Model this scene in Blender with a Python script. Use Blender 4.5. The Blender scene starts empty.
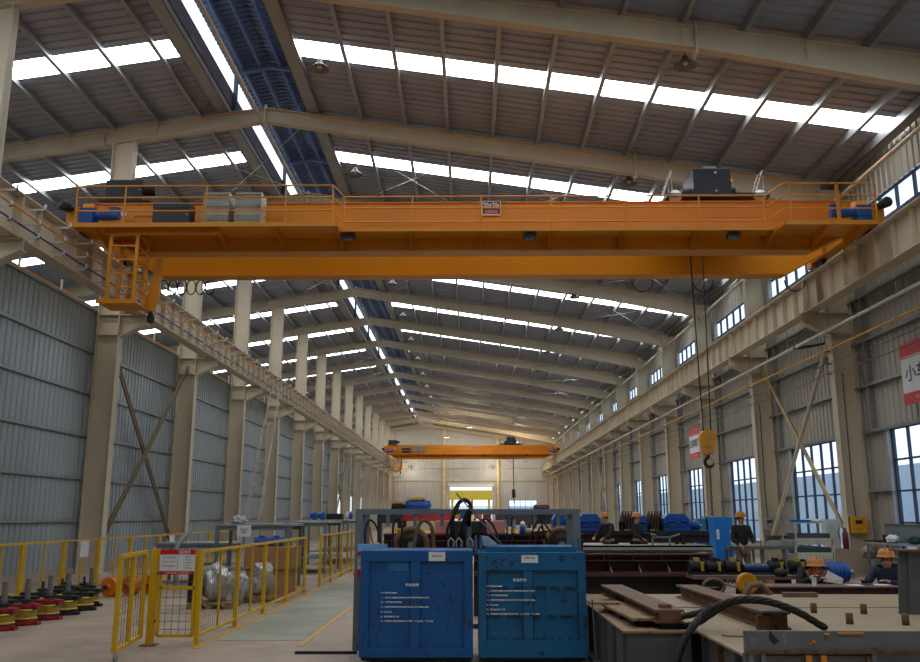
import bpy, bmesh, math, random
from mathutils import Vector, Matrix
random.seed(7)
C = bpy.context.scene.collection
PI = math.pi
# ---------------------------------------------------------------- camera
F, CX, CY, H = 870.0, 460.0, 331.0, 1.65
PITCH = math.atan((515.5-331)/F); YAW = math.atan(10/F*math.cos(PITCH))
def ray(px, py):
    a = (px-CX)/F; b = (CY-py)/F
    y = math.cos(PITCH)-b*math.sin(PITCH); z = math.sin(PITCH)+b*math.cos(PITCH)
    return a*math.cos(YAW)-y*math.sin(YAW), a*math.sin(YAW)+y*math.cos(YAW), z
def at(px, py, X=None, Y=None, Z=None):
    """a measured point of the photograph placed at a known depth, side or height"""
    r = ray(px, py)
    t = X/r[0] if X is not None else Y/r[1] if Y is not None else (Z-H)/r[2]
    return Vector((r[0]*t, r[1]*t, r[2]*t+H))
cam = bpy.data.objects.new('camera', bpy.data.cameras.new('camera')); C.objects.link(cam)
cam.location = (0, 0, H); cam.rotation_euler = (PI/2+PITCH, 0, YAW)
cam.data.sensor_width = 36; cam.data.lens = F/920*36; cam.data.clip_end = 600; cam.data.clip_start = .05
sc = bpy.context.scene; sc.camera = cam
sc.view_settings.view_transform = 'Standard'; sc.view_settings.look = 'None'
sc.view_settings.gamma = 1; sc.view_settings.use_curve_mapping = False
sc.view_settings.exposure = 0.08
sc.cycles.use_denoising = True
sc.cycles.max_bounces = 7; sc.cycles.diffuse_bounces = 5; sc.cycles.glossy_bounces = 2
sc.cycles.transparent_max_bounces = 12; sc.cycles.transmission_bounces = 3
sc.cycles.caustics_reflective = False; sc.cycles.caustics_refractive = False
sc.cycles.sample_clamp_indirect = 4
# ---------------------------------------------------------------- materials
def lin(c):
    return tuple(((v/255)/12.92 if v/255 <= .04045 else ((v/255+.055)/1.055)**2.4) for v in c)
MATS = {}
def mat(key, rgb, rough=.6, metal=0, var=.18, scale=2.5, rgb2=None, amount=.35, bump=.0, stretch=(1,1,1), emit=None, emis=0):
    """procedural painted or worn surface: base colour, soft tonal variation, optional patches of a second colour"""
    if key in MATS: return MATS[key]
    m = bpy.data.materials.new(key); m.use_nodes = True; nt = m.node_tree; N = nt.nodes; L = nt.links
    b = N['Principled BSDF']; b.inputs['Roughness'].default_value = rough; b.inputs['Metallic'].default_value = metal
    tc = N.new('ShaderNodeTexCoord'); mp = N.new('ShaderNodeMapping'); mp.inputs['Scale'].default_value = stretch
    L.new(tc.outputs['Object'], mp.inputs['Vector'])
    n1 = N.new('ShaderNodeTexNoise'); n1.inputs['Scale'].default_value = scale; n1.inputs['Detail'].default_value = 5
    L.new(mp.outputs[0], n1.inputs['Vector'])
    c = lin(rgb)
    r = N.new('ShaderNodeValToRGB')
    r.color_ramp.elements[0].position = .3; r.color_ramp.elements[1].position = .7
    r.color_ramp.elements[0].color = tuple(v*(1-var) for v in c)+(1,)
    r.color_ramp.elements[1].color = tuple(min(1, v*(1+var)) for v in c)+(1,)
    L.new(n1.outputs['Fac'], r.inputs[0]); out = r.outputs[0]
    if rgb2:
        n2 = N.new('ShaderNodeTexNoise'); n2.inputs['Scale'].default_value = scale*2.7; n2.inputs['Detail'].default_value = 8
        n2.inputs['Roughness'].default_value = .7
        L.new(mp.outputs[0], n2.inputs['Vector'])
        r2 = N.new('ShaderNodeValToRGB'); p = .5+(.5-amount)*.3
        r2.color_ramp.elements[0].position = p; r2.color_ramp.elements[1].position = min(1, p+.07)
        L.new(n2.outputs['Fac'], r2.inputs[0])
        mx = N.new('ShaderNodeMix'); mx.data_type = 'RGBA'
        L.new(r2.outputs[0], mx.inputs['Factor']); L.new(out, mx.inputs[6]); mx.inputs[7].default_value = lin(rgb2)+(1,)
        out = mx.outputs[2]
    L.new(out, b.inputs['Base Color'])
    if bump:
        bp = N.new('ShaderNodeBump'); bp.inputs['Strength'].default_value = bump; bp.inputs['Distance'].default_value = .02
        L.new(n1.outputs['Fac'], bp.inputs['Height']); L.new(bp.outputs[0], b.inputs['Normal'])
    if emit:
        b.inputs['Emission Color'].default_value = lin(emit)+(1,); b.inputs['Emission Strength'].default_value = emis
    MATS[key] = m; return m
beige = mat('cream_steel_paint', (206,194,170), .5, var=.06, scale=.8)
galv = mat('galvanised_steel', (158,160,160), .42, .45, var=.1, scale=1.5)
roofm = mat('roof_sheet_underside', (160,166,182), .6, .1, var=.12, scale=.7)
wallL = mat('left_wall_sheet', (160,170,176), .45, .35, var=.12, scale=.6, stretch=(1,1,.3))
wallR = mat('right_wall_sheet', (176,172,160), .5, .25, var=.14, scale=.6, stretch=(1,1,.3))
wallE = mat('end_wall_sheet', (190,188,180), .55, .1, var=.06, scale=.4)
bluem = mat('blue_monitor_steel', (66,82,110), .5, .1, var=.12, scale=1)
orange = mat('orange_crane_paint', (218,142,14), .42, var=.08, scale=.6)
orange_dark = mat('orange_pulley_paint', (205,140,20), .45, var=.12, scale=6, rgb2=(90,60,30), amount=.08)
navy = mat('dark_navy_cabinet', (38,42,54), .45, var=.15)
black = mat('black_rubber', (22,22,24), .6, var=.2, scale=8)
dark = mat('dark_machine_steel', (42,40,40), .5, .4, var=.3, scale=7, rgb2=(80,60,45), amount=.2)
blue_motor = mat('blue_machine_paint', (18,84,168), .42, var=.12, scale=4)
blue_box = mat('blue_worn_paint_royal', (2,84,150), .5, var=.14, scale=2.2, rgb2=(46,58,66), amount=.13)
blue_box2 = mat('blue_worn_paint_cyan', (0,96,144), .5, var=.14, scale=2.2, rgb2=(34,44,50), amount=.17)
scrape = mat('scraped_steel', (44,38,36), .7, var=.3, scale=20)
yellow = mat('yellow_fence_paint', (214,170,14), .45, var=.1, scale=5)
yellow_pale = mat('yellow_gantry_paint', (235,200,70), .5, var=.05)
mesh_wire = mat('fence_wire', (120,100,50), .5, .2, var=.1)
grey = mat('grey_steel_paint', (112,124,130), .5, .15, var=.12, scale=4)
greyd = mat('dark_grey_primer', (88,90,94), .6, .1, var=.16, scale=3, rgb2=(110,70,42), amount=.1)
greyb = mat('worn_grey_plate', (112,116,122), .6, .1, var=.14, scale=3, rgb2=(70,58,52), amount=.16)
rust = mat('rusty_steel', (122,88,62), .8, .1, var=.3, scale=6, rgb2=(92,58,40), amount=.45, bump=.3)
rustb = mat('rust_brown_flange', (112,88,74), .7, .1, var=.2, scale=5, rgb2=(176,110,50), amount=.18)
rustwood = mat('weathered_flange', (146,120,92), .8, 0, var=.25, scale=5, rgb2=(120,80,50), amount=.35)
maroon = mat('dark_red_primer', (82,48,46), .55, .1, var=.18, scale=2)
plate = mat('pale_shop_primer_plate', (154,138,112), .6, .05, var=.1, scale=2, rgb2=(130,112,88), amount=.14)
white = mat('white_paint', (225,225,225), .5, var=.04)
paper = mat('white_paper', (226,228,232), .6, var=.05)
red = mat('red_print', (196,24,34), .5, var=.06)
red_sign = mat('red_sign_print', (205,50,58), .5, var=.06)
ink = mat('dark_ink', (40,42,50), .6, var=.05)
silverw = mat('silver_wrap', (190,192,196), .3, .6, var=.35, scale=14, bump=.6)
card = mat('brown_cardboard', (170,126,82), .8, var=.12, scale=4)
brass = mat('brass_ring', (176,152,70), .35, .6, var=.15, scale=10)
redm = mat('red_motor_paint', (140,28,36), .45, var=.15, scale=8)
pink = mat('salmon_primer', (190,128,118), .6, var=.08)
brown_sling = mat('brown_sling_webbing', (120,90,56), .8, var=.2, scale=20)
rope = mat('greasy_wire_rope', (34,29,27), .55, .3, var=.4, scale=30, stretch=(1,1,1), bump=.6)
skin = mat('skin', (190,140,112), .5, var=.05)
hatm = mat('orange_hard_hat', (190,122,50), .45, var=.08, scale=8)
cloth_dark = mat('black_work_jacket', (26,26,32), .8, var=.15, scale=10)
cloth_navy = mat('navy_work_jacket', (28,36,62), .8, var=.15, scale=10)
cloth_grey = mat('grey_brown_trousers', (120,108,100), .8, var=.15, scale=10)
hair = mat('black_hair', (18,15,14), .6)
lampm = mat('lamp_aluminium', (120,118,114), .6, .1)
winm = mat('dark_blue_window_frame', (38,54,84), .45, var=.08)
rail_red = mat('red_brown_rail', (120,64,48), .6, var=.2)
cable_blue = mat('blue_conductor', (30,70,130), .5); cable_or = mat('orange_conductor', (220,140,40), .5)
# floor: grey concrete with stains and slab joints
def floor_mat(key, rgb, joint=3.75):
    m = bpy.data.materials.new(key); m.use_nodes = True; nt = m.node_tree; N = nt.nodes; L = nt.links
    b = N['Principled BSDF']; b.inputs['Roughness'].default_value = .55
    tc = N.new('ShaderNodeTexCoord'); n = N.new('ShaderNodeTexNoise'); n.inputs['Scale'].default_value = .9; n.inputs['Detail'].default_value = 9; n.inputs['Roughness'].default_value = .68
    L.new(tc.outputs['Object'], n.inputs['Vector']); r = N.new('ShaderNodeValToRGB'); c = lin(rgb)
    r.color_ramp.elements[0].position = .32; r.color_ramp.elements[0].color = tuple(v*.66 for v in c)+(1,)
    r.color_ramp.elements[1].position = .66; r.color_ramp.elements[1].color = tuple(min(1, v*1.15) for v in c)+(1,)
    L.new(n.outputs['Fac'], r.inputs[0])
    br = N.new('ShaderNodeTexBrick'); br.offset = 0; br.inputs['Scale'].default_value = 1; br.inputs['Mortar Size'].default_value = .006
    br.inputs['Brick Width'].default_value = joint; br.inputs['Row Height'].default_value = joint
    br.inputs['Color1'].default_value = br.inputs['Color2'].default_value = (1,1,1,1); br.inputs['Mortar'].default_value = (.55,.55,.55,1)
    L.new(tc.outputs['Object'], br.inputs['Vector'])
    mx = N.new('ShaderNodeMix'); mx.data_type = 'RGBA'; mx.blend_type = 'MULTIPLY'; mx.inputs['Factor'].default_value = 1
    L.new(r.outputs[0], mx.inputs[6]); L.new(br.outputs['Color'], mx.inputs[7]); L.new(mx.outputs[2], b.inputs['Base Color'])
    bp = N.new('ShaderNodeBump'); bp.inputs['Strength'].default_value = .15; L.new(n.outputs['Fac'], bp.inputs['Height']); L.new(bp.outputs[0], b.inputs['Normal'])
    return m
floorm = floor_mat('concrete_floor', (170,152,136)); greenf = floor_mat('green_painted_concrete', (152,152,134))
linem = mat('yellow_floor_paint', (200,160,90), .6, var=.2, scale=6, rgb2=(150,130,105), amount=.35)
def skylight_mat():
    m = bpy.data.materials.new('translucent_skylight_sheet'); m.use_nodes = True; nt = m.node_tree; N = nt.nodes; L = nt.links
    for x in list(N): N.remove(x)
    o = N.new('ShaderNodeOutputMaterial'); e = N.new('ShaderNodeEmission'); e.inputs['Color'].default_value = (.93,.97,1,1); e.inputs['Strength'].default_value = SKY
    L.new(e.outputs[0], o.inputs[0]); return m
SKY = 10.0
skym = skylight_mat()
SKY = .9; lowsky = skylight_mat(); lowsky.name = 'translucent_wall_sheet'
def glass_mat():
    m = bpy.data.materials.new('window_glass'); m.use_nodes = True; nt = m.node_tree; N = nt.nodes; L = nt.links
    for x in list(N): N.remove(x)
    o = N.new('ShaderNodeOutputMaterial'); t = N.new('ShaderNodeBsdfTransparent'); t.inputs[0].default_value = (.9,.94,.97,1)
    g = N.new('ShaderNodeBsdfGlossy'); g.inputs['Roughness'].default_value = .05; mx = N.new('ShaderNodeMixShader'); mx.inputs[0].default_value = .07
    L.new(t.outputs[0], mx.inputs[1]); L.new(g.outputs[0], mx.inputs[2]); L.new(mx.outputs[0], o.inputs[0]); return m
glass = glass_mat()
# ---------------------------------------------------------------- mesh builder
WL = {}   # world position of each parent
def setp(o, label=None, cat=None, group=None, kind=None):
    if label: o['label'] = label
    if cat: o['category'] = cat
    if group: o['group'] = group
    if kind: o['kind'] = kind
    return o
class MB:
    def __init__(s): s.v = []; s.f = []; s.sm = []
    def add(s, vs, fs, smooth=False):
        k = len(s.v); s.v += [Vector(p) for p in vs]; s.f += [tuple(i+k for i in f) for f in fs]; s.sm += [smooth]*len(fs); return s
    def box(s, x0, x1, y0, y1, z0, z1):
        x0, x1 = sorted((x0, x1)); y0, y1 = sorted((y0, y1)); z0, z1 = sorted((z0, z1))
        return s.add([(x,y,z) for z in (z0,z1) for y in (y0,y1) for x in (x0,x1)],
                     [(0,2,3,1),(4,5,7,6),(0,1,5,4),(2,6,7,3),(0,4,6,2),(1,3,7,5)])
    def bar(s, p, q, w, h=None, up=(0,0,1)):
        """rectangular bar from p to q, w wide (sideways) and h high"""
        p, q = Vector(p), Vector(q); h = h or w; d = (q-p).normalized(); up = Vector(up)
        if abs(d.dot(up)) > .99: up = Vector((0,1,0))
        a = d.cross(up).normalized(); b = a.cross(d).normalized(); a *= w/2; b *= h/2
        return s.add([p-a-b, p+a-b, p+a+b, p-a+b, q-a-b, q+a-b, q+a+b, q-a+b], [(0,1,2,3),(4,7,6,5),(0,4,5,1),(1,5,6,2),(2,6,7,3),(3,7,4,0)])
    def tube(s, pts, r, n=10, closed=False, caps=True):
        pts = [Vector(p) for p in pts]; N_ = len(pts); rings = []; prev = None
        for i, p in enumerate(pts):
            if closed: d = pts[(i+1) % N_]-pts[i-1]
            else: d = pts[min(i+1, N_-1)]-pts[max(i-1, 0)]
            if d.length < 1e-7: d = Vector((0,0,1))
            d.normalize()
            if prev is None:
                u = Vector((0,0,1)) if abs(d.z) < .9 else Vector((0,1,0)); a = d.cross(u).normalized()
            else: a = (prev - d*prev.dot(d)); a = a.normalized() if a.length > 1e-6 else d.orthogonal().normalized()
            prev = a; b = d.cross(a)
            rr = r[i] if isinstance(r, (list, tuple)) else r
            rings.append([p + a*rr*math.cos(2*PI*k/n) + b*rr*math.sin(2*PI*k/n) for k in range(n)])
        vs = [v for R in rings for v in R]; fs = []
        for i in range(N_ if closed else N_-1):
            j = (i+1) % N_
            for k in range(n): fs.append((i*n+k, i*n+(k+1) % n, j*n+(k+1) % n, j*n+k))
        s.add(vs, fs, True)
        if caps and not closed:
            s.add(rings[0], [tuple(reversed(range(n)))]); s.add(rings[-1], [tuple(range(n))])
        return s
    def cyl(s, p, q, r, n=16): return s.tube([p, q], r, n)
    def lathe(s, prof, origin, axis=(0,0,1), n=20, smooth=True):
        """prof: list of (radius, along)"""
        ax = Vector(axis).normalized(); a = ax.orthogonal().normalized(); b = ax.cross(a); o = Vector(origin); vs = []; fs = []
        for r, h in prof:
            for k in range(n): vs.append(o + ax*h + a*r*math.cos(2*PI*k/n) + b*r*math.sin(2*PI*k/n))
        for i in range(len(prof)-1):
            for k in range(n): fs.append((i*n+k, i*n+(k+1) % n, (i+1)*n+(k+1) % n, (i+1)*n+k))
        fs.append(tuple(reversed(range(n)))); fs.append(tuple((len(prof)-1)*n+k for k in range(n)))
        return s.add(vs, fs, smooth)
    def prism(s, poly, ext):
        n = len(poly); ext = Vector(ext); vs = [Vector(p) for p in poly] + [Vector(p)+ext for p in poly]
        return s.add(vs, [tuple(reversed(range(n))), tuple(range(n, 2*n))] + [(i, (i+1) % n, (i+1) % n+n, i+n) for i in range(n)])
    def ibeam(s, p, q, w, h, t=.02, up=(0,0,1)):
        p, q = Vector(p), Vector(q); d = (q-p).normalized(); up = Vector(up); a = d.cross(up).normalized(); b = a.cross(d).normalized()
        s.bar(p+b*(h/2-t/2), q+b*(h/2-t/2), w, t, b); s.bar(p-b*(h/2-t/2), q-b*(h/2-t/2), w, t, b); s.bar(p, q, t*.8, h-2*t, b); return s
    def build(s, name, m, parent=None, label=None, cat=None, group=None, kind=None, origin=None, bevel=0):
        if parent is not None: o0 = WL[parent.name]
        elif origin is not None: o0 = Vector(origin)
        else:
            xs = [v.x for v in s.v]; ys = [v.y for v in s.v]; zs = [v.z for v in s.v]
            o0 = Vector(((min(xs)+max(xs))/2, (min(ys)+max(ys))/2, min(zs)))
        me = bpy.data.meshes.new(name); me.from_pydata([v-o0 for v in s.v], [], s.f)
        me.polygons.foreach_set('use_smooth', s.sm); me.materials.append(m)
        bm = bmesh.new(); bm.from_mesh(me); bmesh.ops.recalc_face_normals(bm, faces=bm.faces)
        if bevel:
            bmesh.ops.bevel(bm, geom=[e for e in bm.edges if len(e.link_faces) == 2 and e.calc_face_angle() > .6], offset=bevel, segments=2, affect='EDGES', profile=.6)
        bm.to_mesh(me); bm.free(); me.update()
        o = bpy.data.objects.new(name, me); C.objects.link(o)
        if parent is not None: o.parent = parent; WL[o.name] = WL[parent.name].copy()
        else: o.location = o0; WL[o.name] = o0.copy()
        return setp(o, label, cat, group, kind)
def box(*a): return MB().box(*a)
def thing(name, label, cat, loc, group=None, kind=None):
    o = bpy.data.objects.new(name, None); C.objects.link(o); o.location = loc; o.empty_display_size = .2
    WL[o.name] = Vector(loc); return setp(o, label, cat, group, kind)
def copy_thing(root, loc, rz=None, label=None, scale=None):
    r = root.copy(); C.objects.link(r); r.location = loc
    if rz is not None: r.rotation_euler = (0,0,rz)
    if scale: r.scale = scale
    if label: r['label'] = label
    WL[r.name] = Vector(loc)
    for ch in root.children:
        c = ch.copy(); C.objects.link(c); c.parent = r
        for g in ch.children:
            d = g.copy(); C.objects.link(d); d.parent = c
    return r
def text(name, s, size, m, parent, loc, rot, bold=0, fit=None):
    """lettering as a flat mesh child; loc in world, rot euler, fit = (width, height) to stretch to"""
    cu = bpy.data.curves.new(name, 'FONT'); cu.body = s; cu.size = size; cu.align_x = 'CENTER'; cu.align_y = 'CENTER'; cu.offset = bold
    cu.resolution_u = 2
    t = bpy.data.objects.new(name, cu); C.objects.link(t); bpy.context.view_layer.update()
    dg = bpy.context.evaluated_depsgraph_get(); me = bpy.data.meshes.new_from_object(t.evaluated_get(dg)); bpy.data.objects.remove(t)
    if fit and len(me.vertices):
        xs = [v.co.x for v in me.vertices]; ys = [v.co.y for v in me.vertices]
        cx, cy = (min(xs)+max(xs))/2, (min(ys)+max(ys))/2; fx, fy = fit[0]/max(1e-6, max(xs)-min(xs)), fit[1]/max(1e-6, max(ys)-min(ys))
        for v in me.vertices: v.co.x = (v.co.x-cx)*fx; v.co.y = (v.co.y-cy)*fy
    me.materials.clear(); me.materials.append(m)
    o = bpy.data.objects.new(name, me); C.objects.link(o); o.parent = parent
    o.location = Vector(loc)-WL[parent.name]; o.rotation_euler = rot; return o
ORD = ['first','second','third','fourth','fifth','sixth','seventh','eighth','ninth','tenth','eleventh','twelfth','thirteenth','fourteenth','fifteenth','sixteenth','seventeenth','eighteenth','nineteenth','twentieth']
def kp(n): return {'kind': 'structure'}
WORLD = 1.7
# ================================================================ the hall
BAY = 7.5; Y0 = 25.75; FR = list(range(-4, 14)); YF = lambda n: Y0+BAY*n
YN, YE = YF(-4)-1.0, 123.6
XR, XW, XL = 10.8, 11.6, -10.6
RXR, RXL = 10.3, -10.1   # runway beam centres
RX, SL, RZ = -6.5, .15, 14.65      # ridge
def roofz(x): return RZ-SL*abs(x-RX)
def S(o): return o
box(-24.3, 11.9, YN, YE+.3, -.2, 0).build('floor', floorm, None, 'grey concrete workshop floor with stains and slab joints', 'floor', kind='structure', origin=(0,0,0))
box(-3.42, -2.26, 12.3, YE-4, 0, .004).build('floor_aisle', greenf, None, 'green painted walking aisle on the concrete beside the yellow fence', 'floor', kind='structure', origin=(0,0,0))
for x, l in ((-3.5,'worn yellow line between the yellow fence and the green aisle'), (-2.2,'worn yellow line on the open side of the green aisle')):
    box(x-.045, x+.045, 11.6 if x < -3 else 11.8, YE-4, 0, .006).build('floor_line', linem, None, l, 'floor line', kind='structure')
def corr(axis, plane, a0, a1, b0, b1, out, pitch=.3, dep=.035, m=None):
    """ribbed sheet: ribs repeat along a (Y or X), run along b. returns verts via callback plane(a,b,d)"""
    k = math.floor(a0/pitch); pts = []
    prof = [(0,0),(.12,0),(.2,1),(.42,1),(.5,0),(1,0)]
    while k*pitch < a1:
        for u, d in prof[:-1]:
            a = (k+u)*pitch
            if a0 < a < a1: pts.append((a, d*dep))
        k += 1
    pts = [(a0, 0)]+pts+[(a1, 0)]
    vs = []
    for a, d in pts: vs += [plane(a, b0, d), plane(a, b1, d)]
    out.add(vs, [(2*i, 2*i+2, 2*i+3, 2*i+1) for i in range(len(pts)-1)])
# roof sheets, two slopes
for nm, xa, xb, lab in (('ceiling_right', -5.15, 12.1, 'grey ribbed roof sheeting on the long slope right of the ridge'), ('ceiling_left', -24.3, -7.6, 'grey ribbed roof sheeting left of the ridge, above the partition wall')):
    mb = MB()
    pl = lambda a, b, d: (b, a, roofz(b)+d)
    ys = [YN]
    for n in range(-5, 13):
        ys += [YF(n)+3.3, YF(n)+4.2]
    ys = [y for y in ys if y >= YN]+[YE]
    if len(ys) % 2: ys = ys
    i = 0
    edges = [YN]; 
    for n in range(-4, 13): edges += [YF(n)+3.3, YF(n)+4.2]
    edges.append(YE)
    for i in range(0, len(edges), 2): corr('y', pl, edges[i], edges[i+1], xa, xb, mb, pitch=.33, dep=.04)
    mb.build(nm, roofm, None, lab, 'roof', kind='structure', origin=(0,0,0))
    for n in range(-4, 13):
        s = MB(); corr('y', pl, YF(n)+3.3, YF(n)+4.2, max(xa+.35, -23.5) if xa > -10 else xa+.8, min(xb-.55, 11.45) if xb > 0 else xb-.6, s, pitch=.33, dep=.04)
        side = 'right' if xb > 0 else 'left'
        k = n+4
        o = s.build('window_skylight', skym, None, f'bright translucent roof strip {side} of the ridge, {ORD[k-3] if k>=3 else "row behind the camera "+ORD[k]} counted from the near end', 'skylight', kind='structure')
        # opaque fillers at both ends of the strip
    f = MB()
    for n in range(-4, 13):
        y0, y1 = YF(n)+3.3, YF(n)+4.2
        if xb > 0: f.prism([(xa,y0,roofz(xa)),(xa+.36,y0,roofz(xa+.36)),(xa+.36,y0,roofz(xa+.36)+.03),(xa,y0,roofz(xa)+.03)], (0,.9,0)); f.prism([(11.44,y0,roofz(11.44)),(xb,y0,roofz(xb)),(xb,y0,roofz(xb)+.03),(11.44,y0,roofz(11.44)+.03)], (0,.9,0))
        else: f.prism([(xb,y0,roofz(xb)),(xb-.61,y0,roofz(xb-.61)),(xb-.61,y0,roofz(xb-.61)+.03),(xb,y0,roofz(xb)+.03)], (0,.9,0)); f.prism([(xa,y0,roofz(xa)),(xa+.81,y0,roofz(xa+.81)),(xa+.81,y0,roofz(xa+.81)+.03),(xa,y0,roofz(xa)+.03)], (0,.9,0))
    f.build('ceiling_flashing', roofm, None, f'opaque sheet ends of the roof strips {"right" if xb>0 else "left"} of the ridge', 'roof', kind='structure')
# purlins
px_r = [-4.95, -3.45, -2.05, -.72, .7, 2.1, 3.5, 4.9, 6.3, 7.7, 9.1, 10.5, 11.5]
px_l = [-7.85, -8.6, -9.95, -11.35, -12.75, -14.15, -15.55, -17, -18.6, -20.2, -21.8, -23.4]
def purlin(x, i, side):
    z = roofz(x); big = x in (-4.95, -7.85)
    w, h = (.42, .2) if big else (.1, .2)
    mb = MB()
    if big: mb.box(x-w/2, x+w/2, YN, YE, z-.22, z-.205); mb.box(x-w/2, x-w/2+.02, YN, YE, z-.22, z+.02); mb.box(x+w/2-.02, x+w/2, YN, YE, z-.22, z+.02)
    elif x == 11.5: mb.box(x-.25, x+.05, YN, YE, z-.3, z-.28); mb.box(x-.25, x-.22, YN, YE, z-.3, z-.02)
    else: mb.box(x-.01, x+.01, YN, YE, z-.24, z); mb.box(x-.01, x+.1, YN, YE, z-.255, z-.24); mb.box(x+.085, x+.1, YN, YE, z-.24, z-.21)
    lab = f'galvanised purlin under the roof {side} of the ridge, {ORD[i]} down from the ridge opening'
    mb.build('roof_purlin', galv, None, lab, 'roof purlin', kind='structure')
for i, x in enumerate(px_r): purlin(x, i, 'right')
for i, x in enumerate(px_l): purlin(x, i, 'left')
# ridge monitor with blue underside and daylight gap
mb = MB()
for xa, xb in ((-7.72,-6.42), (-6.42,-4.9)):
    corr('y', lambda a, b, d: (b, a, 16.05-.2*abs(b+6.42)+d), YN, YE, xa, xb, mb, pitch=.25, dep=.04)
mb.build('ceiling_monitor', bluem, None, 'blue ribbed raised roof over the ridge opening', 'roof', kind='structure', origin=(0,0,0))
for i, x in enumerate((-7.3, -6.75, -6.1, -5.5)):
    z = 16.05-.2*abs(x+6.42); box(x-.03, x+.03, YN, YE, z-.17, z).build('monitor_purlin', bluem, None, f'blue purlin under the raised ridge roof, {ORD[i]} counted from the partition side', 'roof purlin', kind='structure')
box(-7.66, -7.6, YN, YE, 14.42, 14.98).build('trim_louvre', mat('dark_louvre', (92,84,98), .7, var=.05), None, 'dark louvre band along the left side of the ridge opening', 'louvre', kind='structure')
box(-5.15, -5.1, YN, YE, 14.4, 14.98).build('trim_louvre', mat('dark_louvre', (92,84,98)), None, 'dark louvre band along the right side of the ridge opening', 'louvre', kind='structure')
box(-6.54, -6.46, YN, YE, 13.74, 13.82).build('ridge_strut', beige, None, 'long cream tube running under the ridge from frame to frame', 'tube', kind='structure')
for n in FR:
    y = YF(n); mb = MB()
    for x in (-7.52, -5.22): mb.box(x-.06, x+.06, y-.06, y+.06, roofz(x)-.1, 15.75)
    mb.bar((-7.6,y,15.66), (-6.42,y,15.9), .1, .14); mb.bar((-6.42,y,15.9), (-5.1,y,15.64), .1, .14)
    mb.build('monitor_frame', bluem, None, f'small blue gable frame in the ridge opening over the {ORD[max(0,n+2)]} roof frame', 'roof frame', kind='structure')
# frames: rafter and columns
for k, n in enumerate(FR):
    y = YF(n); who = f'{ORD[n+1]} in the row, counting from the one before the near crane' if n >= -1 else 'behind the viewpoint'
    who = who if n >= -1 else f'{ORD[-n-2]} one behind the viewpoint'
    mb = MB()
    def half(xa, xb, da, db):
        # tapered I section from ridge to eave
        w, t = .26, .02; ta, tb = roofz(xa)-.24, roofz(xb)-.24
        mb.prism([(xa,y-.008,ta),(xb,y-.008,tb),(xb,y-.008,tb-db),(xa,y-.008,ta-da)], (0,.016,0))
        mb.prism([(xa,y-w/2,ta),(xb,y-w/2,tb),(xb,y-w/2,tb-t),(xa,y-w/2,ta-t)], (0,w,0))
        mb.prism([(xa,y-w/2,ta-da),(xb,y-w/2,tb-db),(xb,y-w/2,tb-db+t),(xa,y-w/2,ta-da+t)], (0,w,0))
    half(-6.5, 5.2, .48, .56); half(5.2, 10.95, .56, .82); half(-6.5, -24.0, .48, .5)
    for x, d in ((-6.5,.6),(5.2,.72),(-11.6,.55)):
        mb.box(x-.025, x+.025, y-.15, y+.15, roofz(x)-.24-d, roofz(x)-.16)
    for x in px_r[1:-1:2]+px_l[2::2]:   # purlin cleats and stays
        mb.bar((x, y-.1, roofz(x)-.22), (x-.0, y-.14, roofz(x)-.72), .03, .03)
    mb.build('roof_beam', beige, None, f'cream steel rafter across the hall, {who}', 'roof beam', kind='structure')
    for side, xa in (('right', XR), ('left', XL)):
        sg = 1 if side == 'right' else -1; xb = xa+sg*.68; top = roofz(xa)-.24-(.8 if sg > 0 else .5)
        c = MB(); c.box(xa, xa+sg*.025, y-.16, y+.16, 0, top); c.box(xb-sg*.025, xb, y-.16, y+.16, 0, top)
        c.box(xa, xb, y-.01, y+.01, 0, top); c.box(xa-sg*.12, xb+sg*.1, y-.25, y+.25, 0, .03)
        for z in (7.0, 7.62, 8.7): c.box(xa, xb, y-.14, y+.14, z-.01, z+.01)
        if sg > 0: c.box(xa, xb, y-.16, y+.16, top-.02, top+.5)
        col = c.build('steel_column', beige, None, f'cream steel column of the {side} row, {who}', 'column', kind='structure')
        # corbel carrying the runway beam
        b = MB(); bx = RXR if sg > 0 else RXL
        b.prism([(xa,y-.012,7.62),(bx-sg*.28,y-.012,7.62),(bx-sg*.28,y-.012,7.35),(xa,y-.012,6.95)], (0,.024,0))
        b.box(xa, bx-sg*.3, y-.16, y+.16, 7.6, 7.63); b.prism([(xa,y-.16,6.95),(bx-sg*.3,y-.16,7.35),(bx-sg*.3,y-.16,7.33),(xa,y-.16,6.92)], (0,.32,0))
        b.build('bracket', beige, col)
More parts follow.
